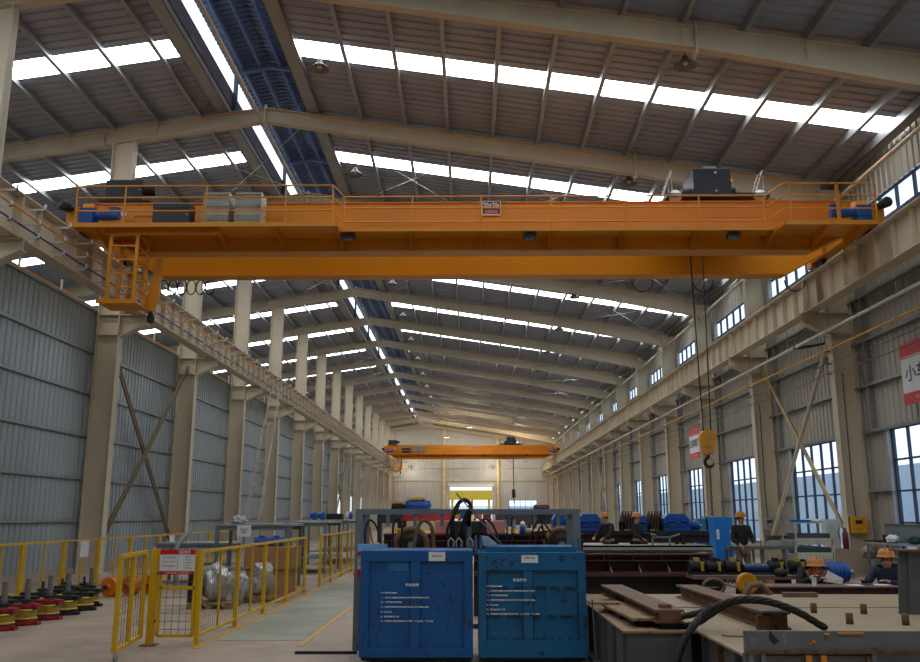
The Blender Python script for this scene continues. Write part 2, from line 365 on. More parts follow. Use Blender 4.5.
# runway beams, one per bay, rails on top
for side, X in (('right', RXR), ('left', RXL)):
    sg = 1 if side == 'right' else -1
    for n in range(-4, 13):
        ya, yb = YF(n)+.01, YF(n+1)-.01; mb = MB()
        mb.box(X-.22, X+.22, ya, yb, 8.62, 8.65); mb.box(X-.2, X+.2, ya, yb, 7.64, 7.67); mb.box(X-.008, X+.008, ya, yb, 7.67, 8.62)
        k = 8
        for i in range(k+1):
            y = min(max(ya+.012, ya+(yb-ya)*i/k), yb-.012)
            mb.box(X-(.19 if i in (0,k) else .14), X+(.19 if i in (0,k) else .14), y-.01, y+.01, 7.67, 8.62)
        lab = f'cream runway beam on the {side} column row, {"span "+ORD[n+1]+" from the near end" if n>=-1 else ORD[-n-2]+" span behind the viewpoint"}'
        mb.build('runway_beam', beige, None, lab, 'runway beam', kind='structure')
    rl = MB(); rl.box(X-.07, X+.07, YN, YE-.2, 8.65, 8.665); rl.box(X-.015, X+.015, YN, YE-.2, 8.665, 8.75); rl.box(X-.035, X+.035, YN, YE-.2, 8.74, 8.78)
    rl.build('crane_rail', rail_red if sg < 0 else mat('worn_rail', (90,74,60), .5, .4), None, f'crane rail along the top of the {side} runway beams', 'rail', kind='structure')
# conductor bars on hooks along the left runway
XC = -9.72
for z, m, nm in ((8.13, cable_or, 'orange'), (7.81, cable_blue, 'blue')):
    MB().tube([(XC,YN+1,z),(XC,YE-1,z)], .022, 8).build('conductor_bar', m, None, f'long {nm} conductor bar on white hooks beside the left runway beam', 'conductor bar')
k = 0
for n in range(-2, 13):
    for j in range(6):
        y = YF(n)+.35+j*1.25; mb = MB()
        for z, l in ((8.45, -9.62), (8.09, XC), (7.77, XC)):
            mb.box(RXL+.01, l+.04, y-.02, y+.02, z-.045, z-.015); mb.box(l+.0, l+.04, y-.02, y+.02, z-.045, z+.09)
        mb.build('conductor_hanger', white, None, 'white steel hooks carrying the conductor bars on the left runway beam', 'hanger', 'conductor bar hangers along the left runway')
# walls
mb = MB(); corr('y', lambda a, b, d: (-11.4-d, a, b), YN, YE, 0.12, 7.75, mb, pitch=.28, dep=.035)
mb.build('wall_left', wallL, None, 'grey ribbed partition wall behind the left columns', 'wall', kind='structure', origin=(0,0,0))
box(-11.52, -11.3, YN, YE, 0, .2).build('baseboard_left', floorm, None, 'low concrete kerb under the left partition wall', 'kerb', kind='structure', origin=(0,0,0))
for i, z in enumerate((1.5, 2.7, 3.94, 5.2, 6.44, 7.72)):
    MB().box(-11.4, -11.33, YN, YE, z-.04, z-.03).box(-11.34, -11.33, YN, YE, z-.04, z+.05).build('wall_girt', galv, None, f'horizontal girt on the left partition wall, {ORD[i]} from the floor', 'girt', kind='structure')
mb = MB()
for n in range(-4, 13):   # top guard rail posts and cable of the neighbouring bay above the wall
    for j in range(3): mb.box(-11.75, -11.7, YF(n)+1+j*2.4, YF(n)+1.06+j*2.4, 7.65, 8.3)
mb.box(-11.75, -11.7, YN, YE, 7.62, 7.68)
mb.build('trim_rail', beige, None, 'cream posts rising behind the top of the partition wall', 'rail', kind='structure', origin=(0,0,0))
MB().tube([(-12.1,YN,8.2),(-12.1,YE,8.2)], .03, 8).build('conductor_bar', cable_or, None, 'orange conductor bar of the neighbouring bay, seen above the partition wall', 'conductor bar')
rw = MB()
for n in range(-5, 13):
    a = YF(n)
    p = lambda a_, b_, d_: (XW+d_, a_, b_)
    w0, w1 = a+1.7, a+5.85
    y0, y1 = max(YN, a-1.65), a+1.7
    if n >= -4:
        corr('y', p, y0, y1, 0, 9.55, rw, .3); corr('y', p, w0, w1, 0, .6, rw, .3); corr('y', p, w0, w1, 4.0, 9.55, rw, .3)
        corr('y', p, a-.35 if n > -4 else YN, a+.35, 9.55, 10.52, rw, .3)
corr('y', p, YF(13)-1.65, YE, 0, 9.55, rw, .3); corr('y', p, YF(13)-.35, YE, 9.55, 10.52, rw, .3); corr('y', p, YN, YE, 10.52, 12.2, rw, .3)
rw.build('wall_right', wallR, None, 'grey ribbed outer wall behind the right columns', 'wall', kind='structure', origin=(0,0,0))
for i, z in enumerate((5.3, 6.6, 7.9, 9.45)):
    MB().box(XW-.18, XW, YN, YE, z-.03, z-.015).box(XW-.18, XW-.165, YN, YE, z-.03, z+.05).build('wall_girt', galv, None, f'long horizontal girt on the right wall above the windows, {ORD[i]} upward', 'girt', kind='structure')
k = 0
for n in range(-4, 13):
    a = YF(n); w0, w1 = a+1.7, a+5.85; pos = ORD[n+1] if n >= -1 else None
    where = f'{pos} bay from the near end' if pos else f'{ORD[-n-2]} bay behind the viewpoint'
    g = MB().box(XW-.18, XW, a+.2, a+7.3, 3.98, 4.0).box(XW-.18, XW-.165, a+.2, a+7.3, 3.96, 4.05)
    for s0, s1 in ((a+.2, w0), (w1, a+7.3)): g.box(XW-.16, XW, s0, s1, 2.28, 2.3).box(XW-.16, XW-.145, s0, s1, 2.28, 2.36)
    for y in (w0-.08, w1+.02): g.box(XW-.14, XW-.0, y, y+.05, 0, 3.98)
    g.box(XW-.16, XW, a+.75, a+.83, 4.0, 10.5)
    g.box(XW-.16, XW, a+6.67, a+6.75, 4.0, 10.5)
    g.build('trim_window_girt', galv, None, f'galvanised rails framing the tall window on the right wall, {where}', 'window rail', kind='structure')
    # tall lower window
    fr = MB(); 
    def grid(y0, y1, z0, z1, cols, rows, x=XW+.02, t=.05):
        for i in range(cols+1):
            yy = y0+(y1-y0-t)*i/cols; fr.box(x-.04, x+.04, yy, yy+t, z0, z1)
        for j in range(rows+1):
            zz = z0+(z1-z0-t)*j/rows; fr.box(x-.035, x+.035, y0, y1, zz, zz+t)
    grid(w0, w1, .6, 4.0, 5, 4); w = fr.build('window_tall', winm, None, f'tall dark blue window of twenty panes on the right wall, {where}', 'window', kind='structure')
    MB().box(XW+.015, XW+.021, w0, w1, .6, 4.0).build('pane', glass, w)
    fr = MB(); grid(a+.35, a+7.15, 9.62, 10.5, 7, 1, t=.07); fr.box(XW-.05, XW+.05, a+.35, a+7.15, 9.52, 9.78)
    w = fr.build('window_clerestory', winm, None, f'long narrow clerestory window above the right runway, {where}', 'window', kind='structure')
    MB().box(XW+.015, XW+.021, a+.35, a+7.15, 9.7, 10.5).build('pane', glass, w)
MB().box(XW-.02,XW+.1,YN,YE,0,.35).build('baseboard_right', floorm, None, 'concrete kerb under the right wall', 'kerb', kind='structure')
MB().tube([(10.95,YN,10.86),(10.95,YE,10.86)], .06, 10).build('eave_tube', beige, None, 'cream tube tying the right column heads together', 'tube', kind='structure')
for n in range(6, 12):
    a = YF(n); box(-11.33,-11.3,a+4.6,a+6.4,1.0,3.4).build('window_sheet', lowsky, None, f'bright translucent sheet low in the left partition wall, {ORD[n+1]} bay from the near end', 'window', kind='structure')
# end walls
ew = MB(); p = lambda a, b, d: (a, YE+d, b)
corr('x', p, -24.3, -2.8, 0, 11, ew, .4); corr('x', p, -2.8, 3.1, 5.55, 11, ew, .4); corr('x', p, 3.1, 5.45, 0, 11, ew, .4)
corr('x', p, 5.45, 9.3, 0, 1.6, ew, .4); corr('x', p, 5.45, 9.3, 3.76, 11, ew, .4); corr('x', p, 9.3, 11.9, 0, 11, ew, .4)
ew.prism([(-24.3,YE,11),(11.9,YE,11),(11.9,YE,12.0),(-5,YE,14.6),(-5,YE,16),(-7.8,YE,16),(-7.8,YE,14.6),(-24.3,YE,12.1)], (0,.05,0))
ew.build('wall_far', wallE, None, 'pale grey ribbed gable wall closing the far end', 'wall', kind='structure', origin=(0,0,0))
for i, z in enumerate((6.4, 8.2, 9.8, 11.3)):
    box(-10.6, 10.8, YE-.12, YE, z, z+.14).build('wall_girt', beige, None, f'pale horizontal rail across the far gable wall, {ORD[i]} upward', 'girt', kind='structure')
for x, l in ((-3.6,'left of the roller door'), (3.9,'right of the roller door')):
    box(x-.16, x+.16, YE-.5, YE-.1, 0, roofz(x)-.3).build('wind_column', mat('yellowish_cream', (222,200,140), .5), None, f'cream wind column of the far gable wall, {l}', 'column', kind='structure')
d = box(-3.0, 3.3, YE-.4, YE-.05, 5.5, 5.95).build('roller_shutter', white, None, 'rolled up white shutter housing above the far door', 'roller shutter')
w = MB()
for i in range(6): w.box(5.45+i*.77-.03, 5.45+i*.77+.03, YE, YE+.08, 1.6, 3.76)
for z in (1.6, 2.6, 3.7): w.box(5.45, 9.3, YE, YE+.08, z, z+.07)
wf = w.build('window_far', winm, None, 'small window in the far gable wall right of the roller door', 'window', kind='structure')
MB().box(5.45, 9.3, YE+.03, YE+.036, 1.6, 3.76).build('pane', glass, wf)
nw = MB(); corr('x', lambda a, b, d: (a, YN-d, b), -24.3, 11.9, 0, 16, nw, .4)
nw.build('wall_near', wallE, None, 'ribbed gable wall behind the viewpoint', 'wall', kind='structure', origin=(0,0,0))
ow = MB(); corr('y', lambda a, b, d: (-24.3-d, a, b), YN, YE, 0, 12.2, ow, .4)
ow.build('wall_outer_left', wallL, None, 'ribbed outer wall of the neighbouring bay on the left', 'wall', kind='structure', origin=(0,0,0))
# outside
box(11.7, 60, -30, 170, -.3, -.1).build('ground_yard', mat('yard_concrete', (170,172,172), .8), None, 'pale yard outside the right wall', 'ground', kind='structure')
box(-40, 60, YE+.4, 190, -.3, -.05).build('ground_far', mat('yard_concrete', (170,172,172)), None, 'pale yard outside the far door', 'ground', kind='structure')
box(24, 24.4, -30, 170, -.1, 4.4).build('wall_yard', mat('pale_blue_hoarding', (206,222,240), .7, var=.05), None, 'pale blue building wall outside the right windows', 'wall', kind='structure')
box(-30, 30, 165, 165.4, -.1, 3.4).build('wall_yard_far', mat('pale_blue_hoarding', (206,222,240)), None, 'pale blue building wall beyond the far door', 'wall', kind='structure')
t = thing('gantry_crane', 'yellow gantry crane standing outside the open far door', 'gantry crane', (0,131,0))
MB().box(-6,6,130.6,131.4,3.9,5.3).build('girder', yellow_pale, t)
for x in (-2.6,.3,2.8): box(x-.2,x+.2,130.8,131.2,-.05,3.9).build('leg', yellow_pale, t)
# cross bracing
def brace(p, q, r, m, lab, grp=None, double=False):
    mb = MB()
    if double:
        mb.bar(Vector(p)+Vector((0,0,.09)), Vector(q)+Vector((0,0,.09)), .06, .07); mb.bar(Vector(p)-Vector((0,0,.09)), Vector(q)-Vector((0,0,.09)), .06, .07)
    else: mb.tube([p, q], r, 12)
    return mb.build('brace', m, None, lab, 'brace', grp, kind='structure')
bolive = mat('olive_brace_steel', (124,112,88), .5, .2, var=.12)
for n, wd in ((0,'near'), (6,'middle'), (11,'far')):
    a, b = YF(n)+.1, YF(n+1)-.1
    brace((-11.05,a,7.2),(-11.05,b,.5), .07, bolive, f'olive brace falling away from the viewpoint in the {wd} braced bay of the left row', None, True)
    brace((-10.9,b,7.2),(-10.9,a,.5), .07, bolive, f'olive brace rising away from the viewpoint in the {wd} braced bay of the left row', None, True)
    brace((11.0,a,7.3),(11.0,b,.4), .065, beige, f'round cream brace falling away from the viewpoint in the {wd} braced bay of the right row')
    brace((11.18,b,7.3),(11.18,a,.4), .065, mat('bronze_brace', (170,146,100), .4, .2), f'round cream brace rising away from the viewpoint in the {wd} braced bay of the right row')
for n in (0, 1, 2, 5, 6):   # thin roof rods
    for i,(xa, xb) in enumerate(((-10.6,-5.2), (-4.9,.7), (.7, 5.2), (5.2,10.5))):
        mb = MB(); ya, yb = YF(n), YF(n+1)
        if n != 0 and i in (1,2): continue
        mb.tube([(xa,ya,roofz(xa)-.5),(xb,yb,roofz(xb)-.5)], .008, 6); mb.tube([(xb,ya,roofz(xb)-.53),(xa,yb,roofz(xa)-.53)], .008, 6)
        mb.build('tie_rods', white, None, f'thin crossed white tie rods under the roof, {ORD[n+1]} bay, {ORD[i]} cross from the left columns', 'tie rods', kind='structure')
# pipes along the right side
t = thing('silver_pipe', 'long silver pipe hung along the right wall below the runway', 'pipe', (10.5,60,6.95), kind=None)
MB().tube([(10.5,YN+1,6.95),(10.5,YE-1,6.95)], .05, 12).build('pipe_run', mat('silver_pipe_paint', (196,198,200), .35, .4), t)
for i, n in enumerate(range(-2, 13)):
    MB().tube([(10.5,YF(n)+2.6,7.64),(10.5,YF(n)+2.6,6.98)], .012, 6).build('pipe_hanger', galv, t)
t2 = thing('valve_pipe', 'dark drop pipe with a red valve branching off the silver pipe', 'valve', (10.5,29.1,6.9))
p0 = at(795,345,X=10.5)
MB().tube([(10.55,p0.y,6.95),(11.0,p0.y-.1,6.98),(11.2,p0.y-.7,6.95),(11.25,p0.y-.8,6.7)], .045).build('branch', dark, t2)
MB().tube([(10.45,p0.y,6.95),(10.75,p0.y,6.96)], .07).build('valve', redm, t2, 'red valve')
MB().tube([(11.25,p0.y-.8,6.7),(11.25,p0.y-.8,1.0)], .05).build('drop', mat('grey_blue_pipe', (110,122,134), .5, .3), t2, 'grey pipe running down')
MB().tube([(10.7,YN+1,6.48),(10.7,YE-1,6.52)], .03, 8).build('gas_pipe', mat('yellow_pipe_paint', (222,160,40), .45), None, 'thin yellow gas pipe along the right columns under the silver pipe', 'pipe')
for z, l in ((6.12,'upper'), (5.82,'lower')):
    pts = []
    for n in range(-3, 13):
        for j in range(6): u = j/6; pts.append((10.72, YF(n)+BAY*u, z-.1*4*u*(1-u)))
    MB().tube(pts, .014, 6).build('cable', mat('grey_cable', (92,94,100), .6), None, f'sagging grey cable strung between the right columns, {l} of the two', 'cable')
for n in range(-1, 10):
    t = thing('cable_bracket', f'small insulator brackets holding the cables on the {ORD[n+1]} right column', 'bracket', (10.72,YF(n),5.77))
    for z in (6.5,6.12,5.82): box(10.64,10.8,YF(n)-.03,YF(n)+.03,z-.06,z-.033).build('insulator', mat('brown_insulator', (120,90,60), .5), t)
# high bay lamps hanging between the frames
def lamp(x, y, z, lab):
    t = thing('high_bay_lamp', lab, 'lamp', (x,y,z), 'high bay lamps under the roof')
    MB().lathe([(.05,.28),(.08,.2),(.1,.16),(.27,.02),(.28,0),(.26,.0),(.09,.13),(.04,.2)], (x,y,z), n=20).build('lamp_shade', lampm, t)
    MB().tube([(x,y,z+.27),(x,y,roofz(x)-.05)], .008, 5).build('cable', black, t)
    MB().lathe([(.02,.02),(.07,.06),(.06,.14)], (x,y,z), n=12).build('bulb', white, t)
for n in range(-1, 12):
    for x in (-4.05, 5.15):
        for s_ in (0,):
            lamp(x, YF(n)+(3.3 if x < 0 else .75), roofz(x)-.8, f'round high bay lamp hanging under the {"ridge" if x<0 else "right"} side of the roof, {ORD[n+1]} bay')
# ================================================================ overhead cranes
def rail_path(pts, r=.02): return MB().tube(pts, r, 8)
def make_crane(y0, name_lab, near=True):
    """double girder crane; y0 = front web of the front girder"""
    t = thing('overhead_crane', name_lab, 'crane', (0, y0+1, 8.78))
    O = lambda y: y0+y
    def girder(nm, ya, yb):
        mb = MB(); zt, zb = 9.74, (8.44 if nm[0] == 'f' else 8.35)
        prof = [(-9.9,8.95),(-8.75,zb),(8.95,zb),(10.05,8.95),(10.05,zt),(-9.9,zt)]
        mb.prism([(x,ya+.06,z) for x,z in prof], (0,yb-ya-.12,0))
        mb.box(-9.9,10.05,ya,yb,zt,zt+.03); mb.box(-8.75,8.95,ya,yb,zb-.03,zb)
        for s,(a,b) in enumerate((((-9.9,8.95),(-8.75,zb)),((10.05,8.95),(8.95,zb)))):
            mb.prism([(a[0],ya,a[1]),(b[0],ya,b[1]),(b[0],ya,b[1]-.03),(a[0],ya,a[1]-.03)], (0,yb-ya,0))
        mb.box(-9.7,9.8,(ya+yb)/2-.03,(ya+yb)/2+.03,zt+.03,zt+.1)
        return mb.build(nm, orange, t)
    girder('front_girder', O(0), O(.5)); girder('rear_girder', O(2.0), O(2.5))
    # platform: wider at both ends
    pf = MB(); zt = 8.78
    pf.box(-9.95,-3.3,O(-1.2),O(.05),zt-.03,zt); pf.box(-3.3,7.8,O(-.75),O(.05),zt-.03,zt); pf.box(7.8,10.15,O(-1.2),O(.05),zt-.03,zt)
    pf.box(-9.95,-3.3,O(-1.22),O(-1.18),zt-.09,zt+.02); pf.box(-3.3,7.8,O(-.77),O(-.73),zt-.08,zt+.02); pf.box(7.8,10.15,O(-1.22),O(-1.18),zt-.09,zt+.02)
    pf.box(-3.32,-3.28,O(-1.22),O(-.73),zt-.09,zt+.02); pf.box(7.78,7.82,O(-1.22),O(-.73),zt-.09,zt+.02)
    pf.box(-9.2,-6.3,O(-.95),O(-.9),zt-.2,zt-.03)
    pf.build('platform', orange, t)
    for x in (-9.4,-6.35,-4.85,-3.3,-1.5,.3,2.05,3.9,5.75,7.7,8.9,9.75):
        w = 1.15 if x < -3.3 or x > 7.8 else .7
        if x in (-3.3, 7.7): w = 1.0
        MB().prism([(x-.006,O(-w),zt-.03),(x-.006,O(0.06),zt-.03),(x-.006,O(0.06),zt-.42),(x-.006,O(-w),zt-.1)], (.012,0,0)).build('gusset', orange, t)
    # handrail
    hz = (9.78, 9.47, 9.12); posts = [-9.85,-8.35,-6.9,-5.1,-3.35]; mb = MB()
    ya, yb = O(-1.18), O(-.73)
    for i, z in enumerate(hz):
        zl = z-(.14 if i < 2 else .16)
        pts = [(-9.85,ya,z-.04 if i==0 else z),(-9.7,ya,z),(-3.42,ya,z),(-3.2,yb,zl),(7.55,yb,zl),(7.85,ya,z),(10.0,ya,z),(10.1,ya,z-.05)]
        mb.tube(pts, .021, 8)
    mb.tube([(10.1,ya,9.73),(10.12,ya,8.78)], .021, 8)
    for x in (-9.87,-8.65,-6.6,-4.6,-3.42,8.0,9.15,9.95 if False else 9.2): mb.tube([(x,ya,8.78),(x,ya,9.78)], .021, 8)
    for x in (-3.2,-1.45,.3,2.1,3.95,5.85,7.5): mb.tube([(x,yb,8.78),(x,yb,9.64)], .021, 8)
    mb.build('handrail', orange, t)
    # end carriages
    for sg, X in ((-1,RXL),(1,RXR)):
        mb = MB()
        mb.box(X-.16,X+.16,O(-.8),O(3.4),8.95,9.3); mb.box(X-.16,X+.16,O(-.85),O(-.4),8.84,9.36); mb.box(X-.18,X+.18,O(3.1),O(3.45),8.84,9.36)
        mb.prism([(X-.15,O(-.1),9.3),(X-.15,O(2.6),9.3),(X-.15,O(2.4),9.76),(X-.15,O(0),9.76)], (.3,0,0))
        c = mb.build('end_carriage', orange, t)
        for y in (-.1, 2.8): MB().lathe([(.2,-.06),(.24,-.06),(.24,-.045),(.2,-.04),(.2,.04),(.24,.045),(.24,.06),(.2,.06)], (X,O(y),8.99), (1,0,0), 24).build('wheel', dark, c)
        MB().lathe([(.09,0),(.09,.12),(.13,.14),(.14,.3),(.12,.34)], (X+.05*sg,O(-.85),9.3), (sg*.25,-1,.0), 18).build('buffer', black, c)
        MB().lathe([(.09,0),(.09,.12),(.13,.14),(.14,.3),(.12,.34)], (X,O(3.44),9.25), (0,1,0), 18).build('buffer', black, c)
        # travel motor, blue
        mx = X-sg*.55
        mb = MB(); mb.box(mx-.0+(.0 if sg>0 else -.35),mx+(.35 if sg>0 else 0),O(-.95),O(-.55),8.8,9.3)
        mb.cyl((mx,O(-.75),9.15),(mx-sg*.6,O(-.75),9.15),.12,18); mb.box(mx-sg*.35,mx-sg*.6,O(-.83),O(-.67),9.28,9.36)
        for k in range(6): mb.cyl((mx-sg*(.15+k*.06),O(-.75),9.15),(mx-sg*(.17+k*.06),O(-.75),9.15),.132,18)
        mb.build('travel_motor', blue_motor, t, bevel=0)
    # electrical equipment on the left of the platform
    def cab(x0,x1,ya,yb,z0,z1,nm='control_cabinet',m=navy):
        c = box(x0,x1,ya,yb,z0,z1).build(nm,m,t,bevel=.012)
        n_ = max(1,int((x1-x0)/.55))
        for i in range(n_):
            a = x0+(x1-x0)*i/n_; b = x0+(x1-x0)*(i+1)/n_
            box(a+.02,b-.02,ya-.018,ya,z0+.05,z1-.04).build('cabinet_door',m,c,bevel=.006)
            MB().cyl((b-.08,ya-.04,(z0+z1)/2),(b-.08,ya-.018,(z0+z1)/2),.02,8).build('knob',galv,c)
        return c
    cab(-9.72,-8.72,O(.06),O(.45),9.86,10.45)
    MB().box(-9.78,-8.5,O(.02),O(.5),9.77,9.86).build('cabinet_base', black, t)
    MB().cyl((-8.7,O(.2),10.2),(-8.4,O(.2),10.2),.15).build('fan', dark, t)
    cab(-8.04,-7.08,O(-.9),O(-.5),8.82,9.42)
    MB().box(-8.04,-7.1,O(-.88),O(-.5),8.78,8.82).box(-7.9,-7.4,O(-.8),O(-.6),9.42,9.47).build('cabinet_base', galv, t)
    # long orange cabinet front
    mb = MB().box(-9.6,-8.15,O(-.25),O(-.02),8.8,9.6); o_ = mb.build('cable_box', orange, t)
    for z in (9.0,9.3): MB().tube([(-8.75,O(-.27),z),(-8.7,O(-.3),z),(-8.35,O(-.3),z),(-8.3,O(-.27),z)], .012, 6).build('handle', rust, o_)
    box(-9.13,-8.97,O(-.262),O(-.25),9.33,9.43).build('plate', paper, o_)
    # resistor racks: slatted white-grey boxes
    for x in (-6.42,-5.6):
        for z in (8.95,9.22,9.49):
            mb = MB(); w = .64; mb.box(x-w/2,x+w/2,O(-.95),O(-.45),z+.16,z+.2); mb.box(x-w/2,x+w/2,O(-.95),O(-.45),z-.06,z-.03)
            for k in range(16): mb.box(x-w/2+.02+k*w/16,x-w/2+.045+k*w/16,O(-.95),O(-.45),z-.03,z+.16)
            for s in (-1,1): mb.box(x+s*w/2-.01,x+s*w/2+.01,O(-.97),O(-.43),z-.06,z+.2)
            mb.build('resistor_bank', mat('resistor_grey', (176,176,164), .5, .3), t)
    MB().box(-4.75,-4.4,O(-1),O(-.8),8.78,8.86).build('junction_box', galv, t)
    # floodlights under the platform
    for x in (-3.1,1.55,6.75):
        f = MB().prism([(x-.17,O(-.6),8.69),(x+.17,O(-.6),8.69),(x+.13,O(-.6),8.57),(x-.17,O(-.6),8.57)],(0,.2,0)).build('floodlight', navy, t)
        MB().tube([(x+.05,O(-.5),8.69),(x+.05,O(-.45),8.74),(x+.15,O(-.4),8.75)], .012, 6).build('bracket', black, f)
        box(x-.13,x+.11,O(-.59),O(-.41),8.563,8.569).build('lens', greyb, f)
    # rating sign
    sgn = box(.33,.83,O(-.02),O(-.005),9.38,9.78).build('rating_sign', white, t)
    box(.35,.81,O(-.025),O(-.02),9.42,9.54).build('red_band', mat('dark_red_print',(140,24,40),.5), sgn); box(.35,.81,O(-.0245),O(-.02),9.54,9.76).build('face', mat('sign_maroon',(96,50,54),.5), sgn)
    text('lettering','20+20t',.2,white,t,(.58,O(-.03),9.65),(PI/2,0,0),.006,(.43,.18)); text('lettering','起重机械',.1,white,t,(.58,O(-.03),9.48),(PI/2,0,0),0,(.32,.08))
    # inspection cage with ladder below the left end
    mb = MB(); xa, xb, ya, yb, z0, z1 = -9.03,-8.36,O(-.9),O(-.2),6.86,8.72
    for x in (xa,xb):
        for y in (ya,yb): mb.box(x-.04,x+.04,y-.03,y+.03,z0,z1)
    for z in (7.22,7.58,7.94,8.3,8.58):
        mb.box(xa,xb,ya-.018,ya+.018,z-.018,z+.018); mb.box(xa,xb,yb-.018,yb+.018,z-.018,z+.018)
        mb.box(xb-.015,xb+.015,ya,yb,z-.018,z+.018)
    mb.box(xa-.2,xb+.1,ya-.1,yb+.1,z0-.06,z0); mb.box(xa-.22,xb+.12,ya-.12,ya-.08,z0-.08,z0+.03)
    mb.build('inspection_cage', orange, t)
    mb = MB()
    for x in (-8.85,-8.55): mb.bar((x,O(-.35),z0),(x,O(.5),8.6),.03)
    for k in range(6): u = .1+k*.16; mb.bar((-8.85,O(-.35+.85*u),z0+1.74*u),(-8.55,O(-.35+.85*u),z0+1.74*u),.025)
    mb.build('ladder', orange, t)
    arm = MB().prism([(-8.12,O(-.1),8.3),(-8.0,O(-.1),8.3),(-8.02,O(-.1),7.1),(-8.15,O(-.1),6.75),(-8.35,O(-.1),6.75),(-8.35,O(-.1),7.1)],(0,.06,0)).build('collector_arm', orange, t)
    MB().tube([(-8.22,O(-.08),6.78),(-8.18,O(-.1),6.6),(-8.2,O(-.12),6.5)],[.05,.1,.09],10).build('lamp_shade', black, arm)
    # festoon cables under the rear girder
    for i in range(6):
        x = -8.9+i*.27; pts = [(x+.13*math.sin(a), O(2.6), 8.36-.22+.22*math.cos(a)) for a in [k*PI/8 for k in range(17)]]
        MB().tube(pts,.018,6,closed=False).build('festoon_loop', black, t)
    MB().box(-8.7,9,O(2.56),O(2.62),8.36,8.42).build('festoon_track', galv, t)
    for x in (5.0,6.75,9.4):
        pts = [(x+.3*math.cos(a), O(2.6), 8.3-.33*math.sin(a)) for a in [k*PI/8 for k in range(9)]]
        MB().tube(pts,.018,6).build('festoon_loop', black, t)
    return t
make_crane(21.8, 'large orange double girder overhead crane with 20+20t plate spanning the near hall')
make_crane(104.0, 'distant orange overhead crane close to the far gable wall')
def make_trolley(xc, y0, lab):
    O = lambda y: y0+y
    t = thing('crane_trolley', lab, 'crane trolley', (xc, O(1.25), 9.84))
    MB().box(xc-1.3,xc+1.45,O(.2),O(2.3),9.95,10.07).build('frame', navy, t)
    for x in (-1.05,1.2):
        for y in (.25,2.25): MB().lathe([(.17,-.05),(.17,.05)],(xc+x,O(y),9.98),(0,1,0),20).build('wheel', galv, t)
    h = box(xc-.5,xc+.52,O(.4),O(1.5),10.05,10.85).build('hoist_cover', navy, t, bevel=.02)
    for z in (10.72,10.2): MB().cyl((xc+.1,O(.37),z),(xc+.1,O(.4),z),.03,10).build('knob', white, h)
    MB().cyl((xc-.75,O(.8),10.25),(xc-.5,O(.8),10.25),.16).cyl((xc+.52,O(.9),10.35),(xc+.72,O(.9),10.35),.2).build('motor', dark, t)
    box(xc+.5,xc+.68,O(.8),O(1.0),10.6,10.7).build('yellow_cap', yellow, t)
    MB().box(xc-.2,xc+.15,O(.45),O(.7),10.85,10.93).build('roof_box', galv, t)
    for x, s in ((-1.1,1),(1.35,1)):
        mb = MB()
        for y in (.35,.75):
            mb.tube([(xc+x-.25,O(y),10.05),(xc+x+.0,O(y),10.75),(xc+x,O(y),10.05)],.018,6)
        mb.tube([(xc+x,O(.35),10.75),(xc+x,O(.75),10.75)],.018,6); mb.build('guard_rail', white, t)
    return t
tr = make_trolley(6.55, 21.8, 'dark trolley riding on the near crane girders, ropes hanging to the orange hook')
hb = at(707.5,443,Y=23.05)
hx, hz = hb.x, hb.z
for dx,dy in ((-.17,.0),(-.12,.1),(.17,0),(.2,.1)):
    MB().tube([(6.2+dx if dx<0 else 6.42+dx-.17,23+dy,10.0),(hx+dx*.6,23.02+dy,hz+.2)],.014,6).build('hoist_rope', black, tr)
t = thing('hook_block', 'orange pulley block with black hook hanging under the near crane', 'hook block', (hx,23.05,hz-.55))
prof = [(0,.34),(.1,.32),(.17,.26),(.2,.17),(.2,.08),(.17,-.1),(.13,-.28),(.07,-.31)]
poly = [(hx+x,22.93,hz+z) for x,z in prof]+[(hx-x,22.93,hz+z) for x,z in reversed(prof[1:])]
MB().prism(poly,(0,.24,0)).build('cheek_plate', orange_dark, t, bevel=.01)
for z in (.13,-.06,-.22): MB().cyl((hx,22.9,hz+z),(hx,22.93,hz+z),.045,10).build('bolt', galv, t)
pts = [(hx+.0,23.05,hz-.3),(hx,23.05,hz-.38)]+[(hx+.02+.12*math.cos(a),23.05,hz-.5+.12*math.sin(a)) for a in [PI*.6+k*PI/8 for k in range(12)]]
MB().tube(pts,[.04,.04]+[.045]*9+[.035,.025,.015],10).build('hook', black, t)
MB().tube([(hx+.02,23.03,hz-.38),(hx+.12,23.03,hz-.47)],.015,6).build('latch', galv, t)
t = thing('chain_sling', 'long thin chain hanging from the near crane hook down to the blue cabinet', 'chain', (hx,23.05,1.66))
mb = MB(); z = hz-.68; k = 0
while z > 1.66:
    a = (k % 2)*PI/2; dx, dy = .022*math.cos(a), .022*math.sin(a)
    mb.tube([(hx+.02+dx*math.cos(q)+.0,23.05+dy*math.cos(q),z+.045*math.sin(q)) for q in [j*PI/4 for j in range(8)]],.011,5,closed=True); z -= .072; k += 1
mb.build('chain', mat('dark_chain_steel',(70,66,62),.5,.5), t)
tr2 = make_trolley(4.9, 104.0, 'dark blue trolley on the distant crane')
MB().tube([(5.2,105.2,10),(5.2,105.2,4.6)],.05,6).build('hoist_rope', black, tr2)
t = thing('hook_block', 'dark hook block hanging under the distant crane', 'hook block', (5.2,105.2,3.6))
MB().box(5.0,5.4,105.0,105.4,3.7,4.7).build('cheek_plate', dark, t, bevel=.05)
MB().tube([(5.2,105.2,3.7),(5.2,105.2,3.4),(5.35,105.2,3.2),(5.15,105.2,3.1)],.06,8).build('hook', black, t)
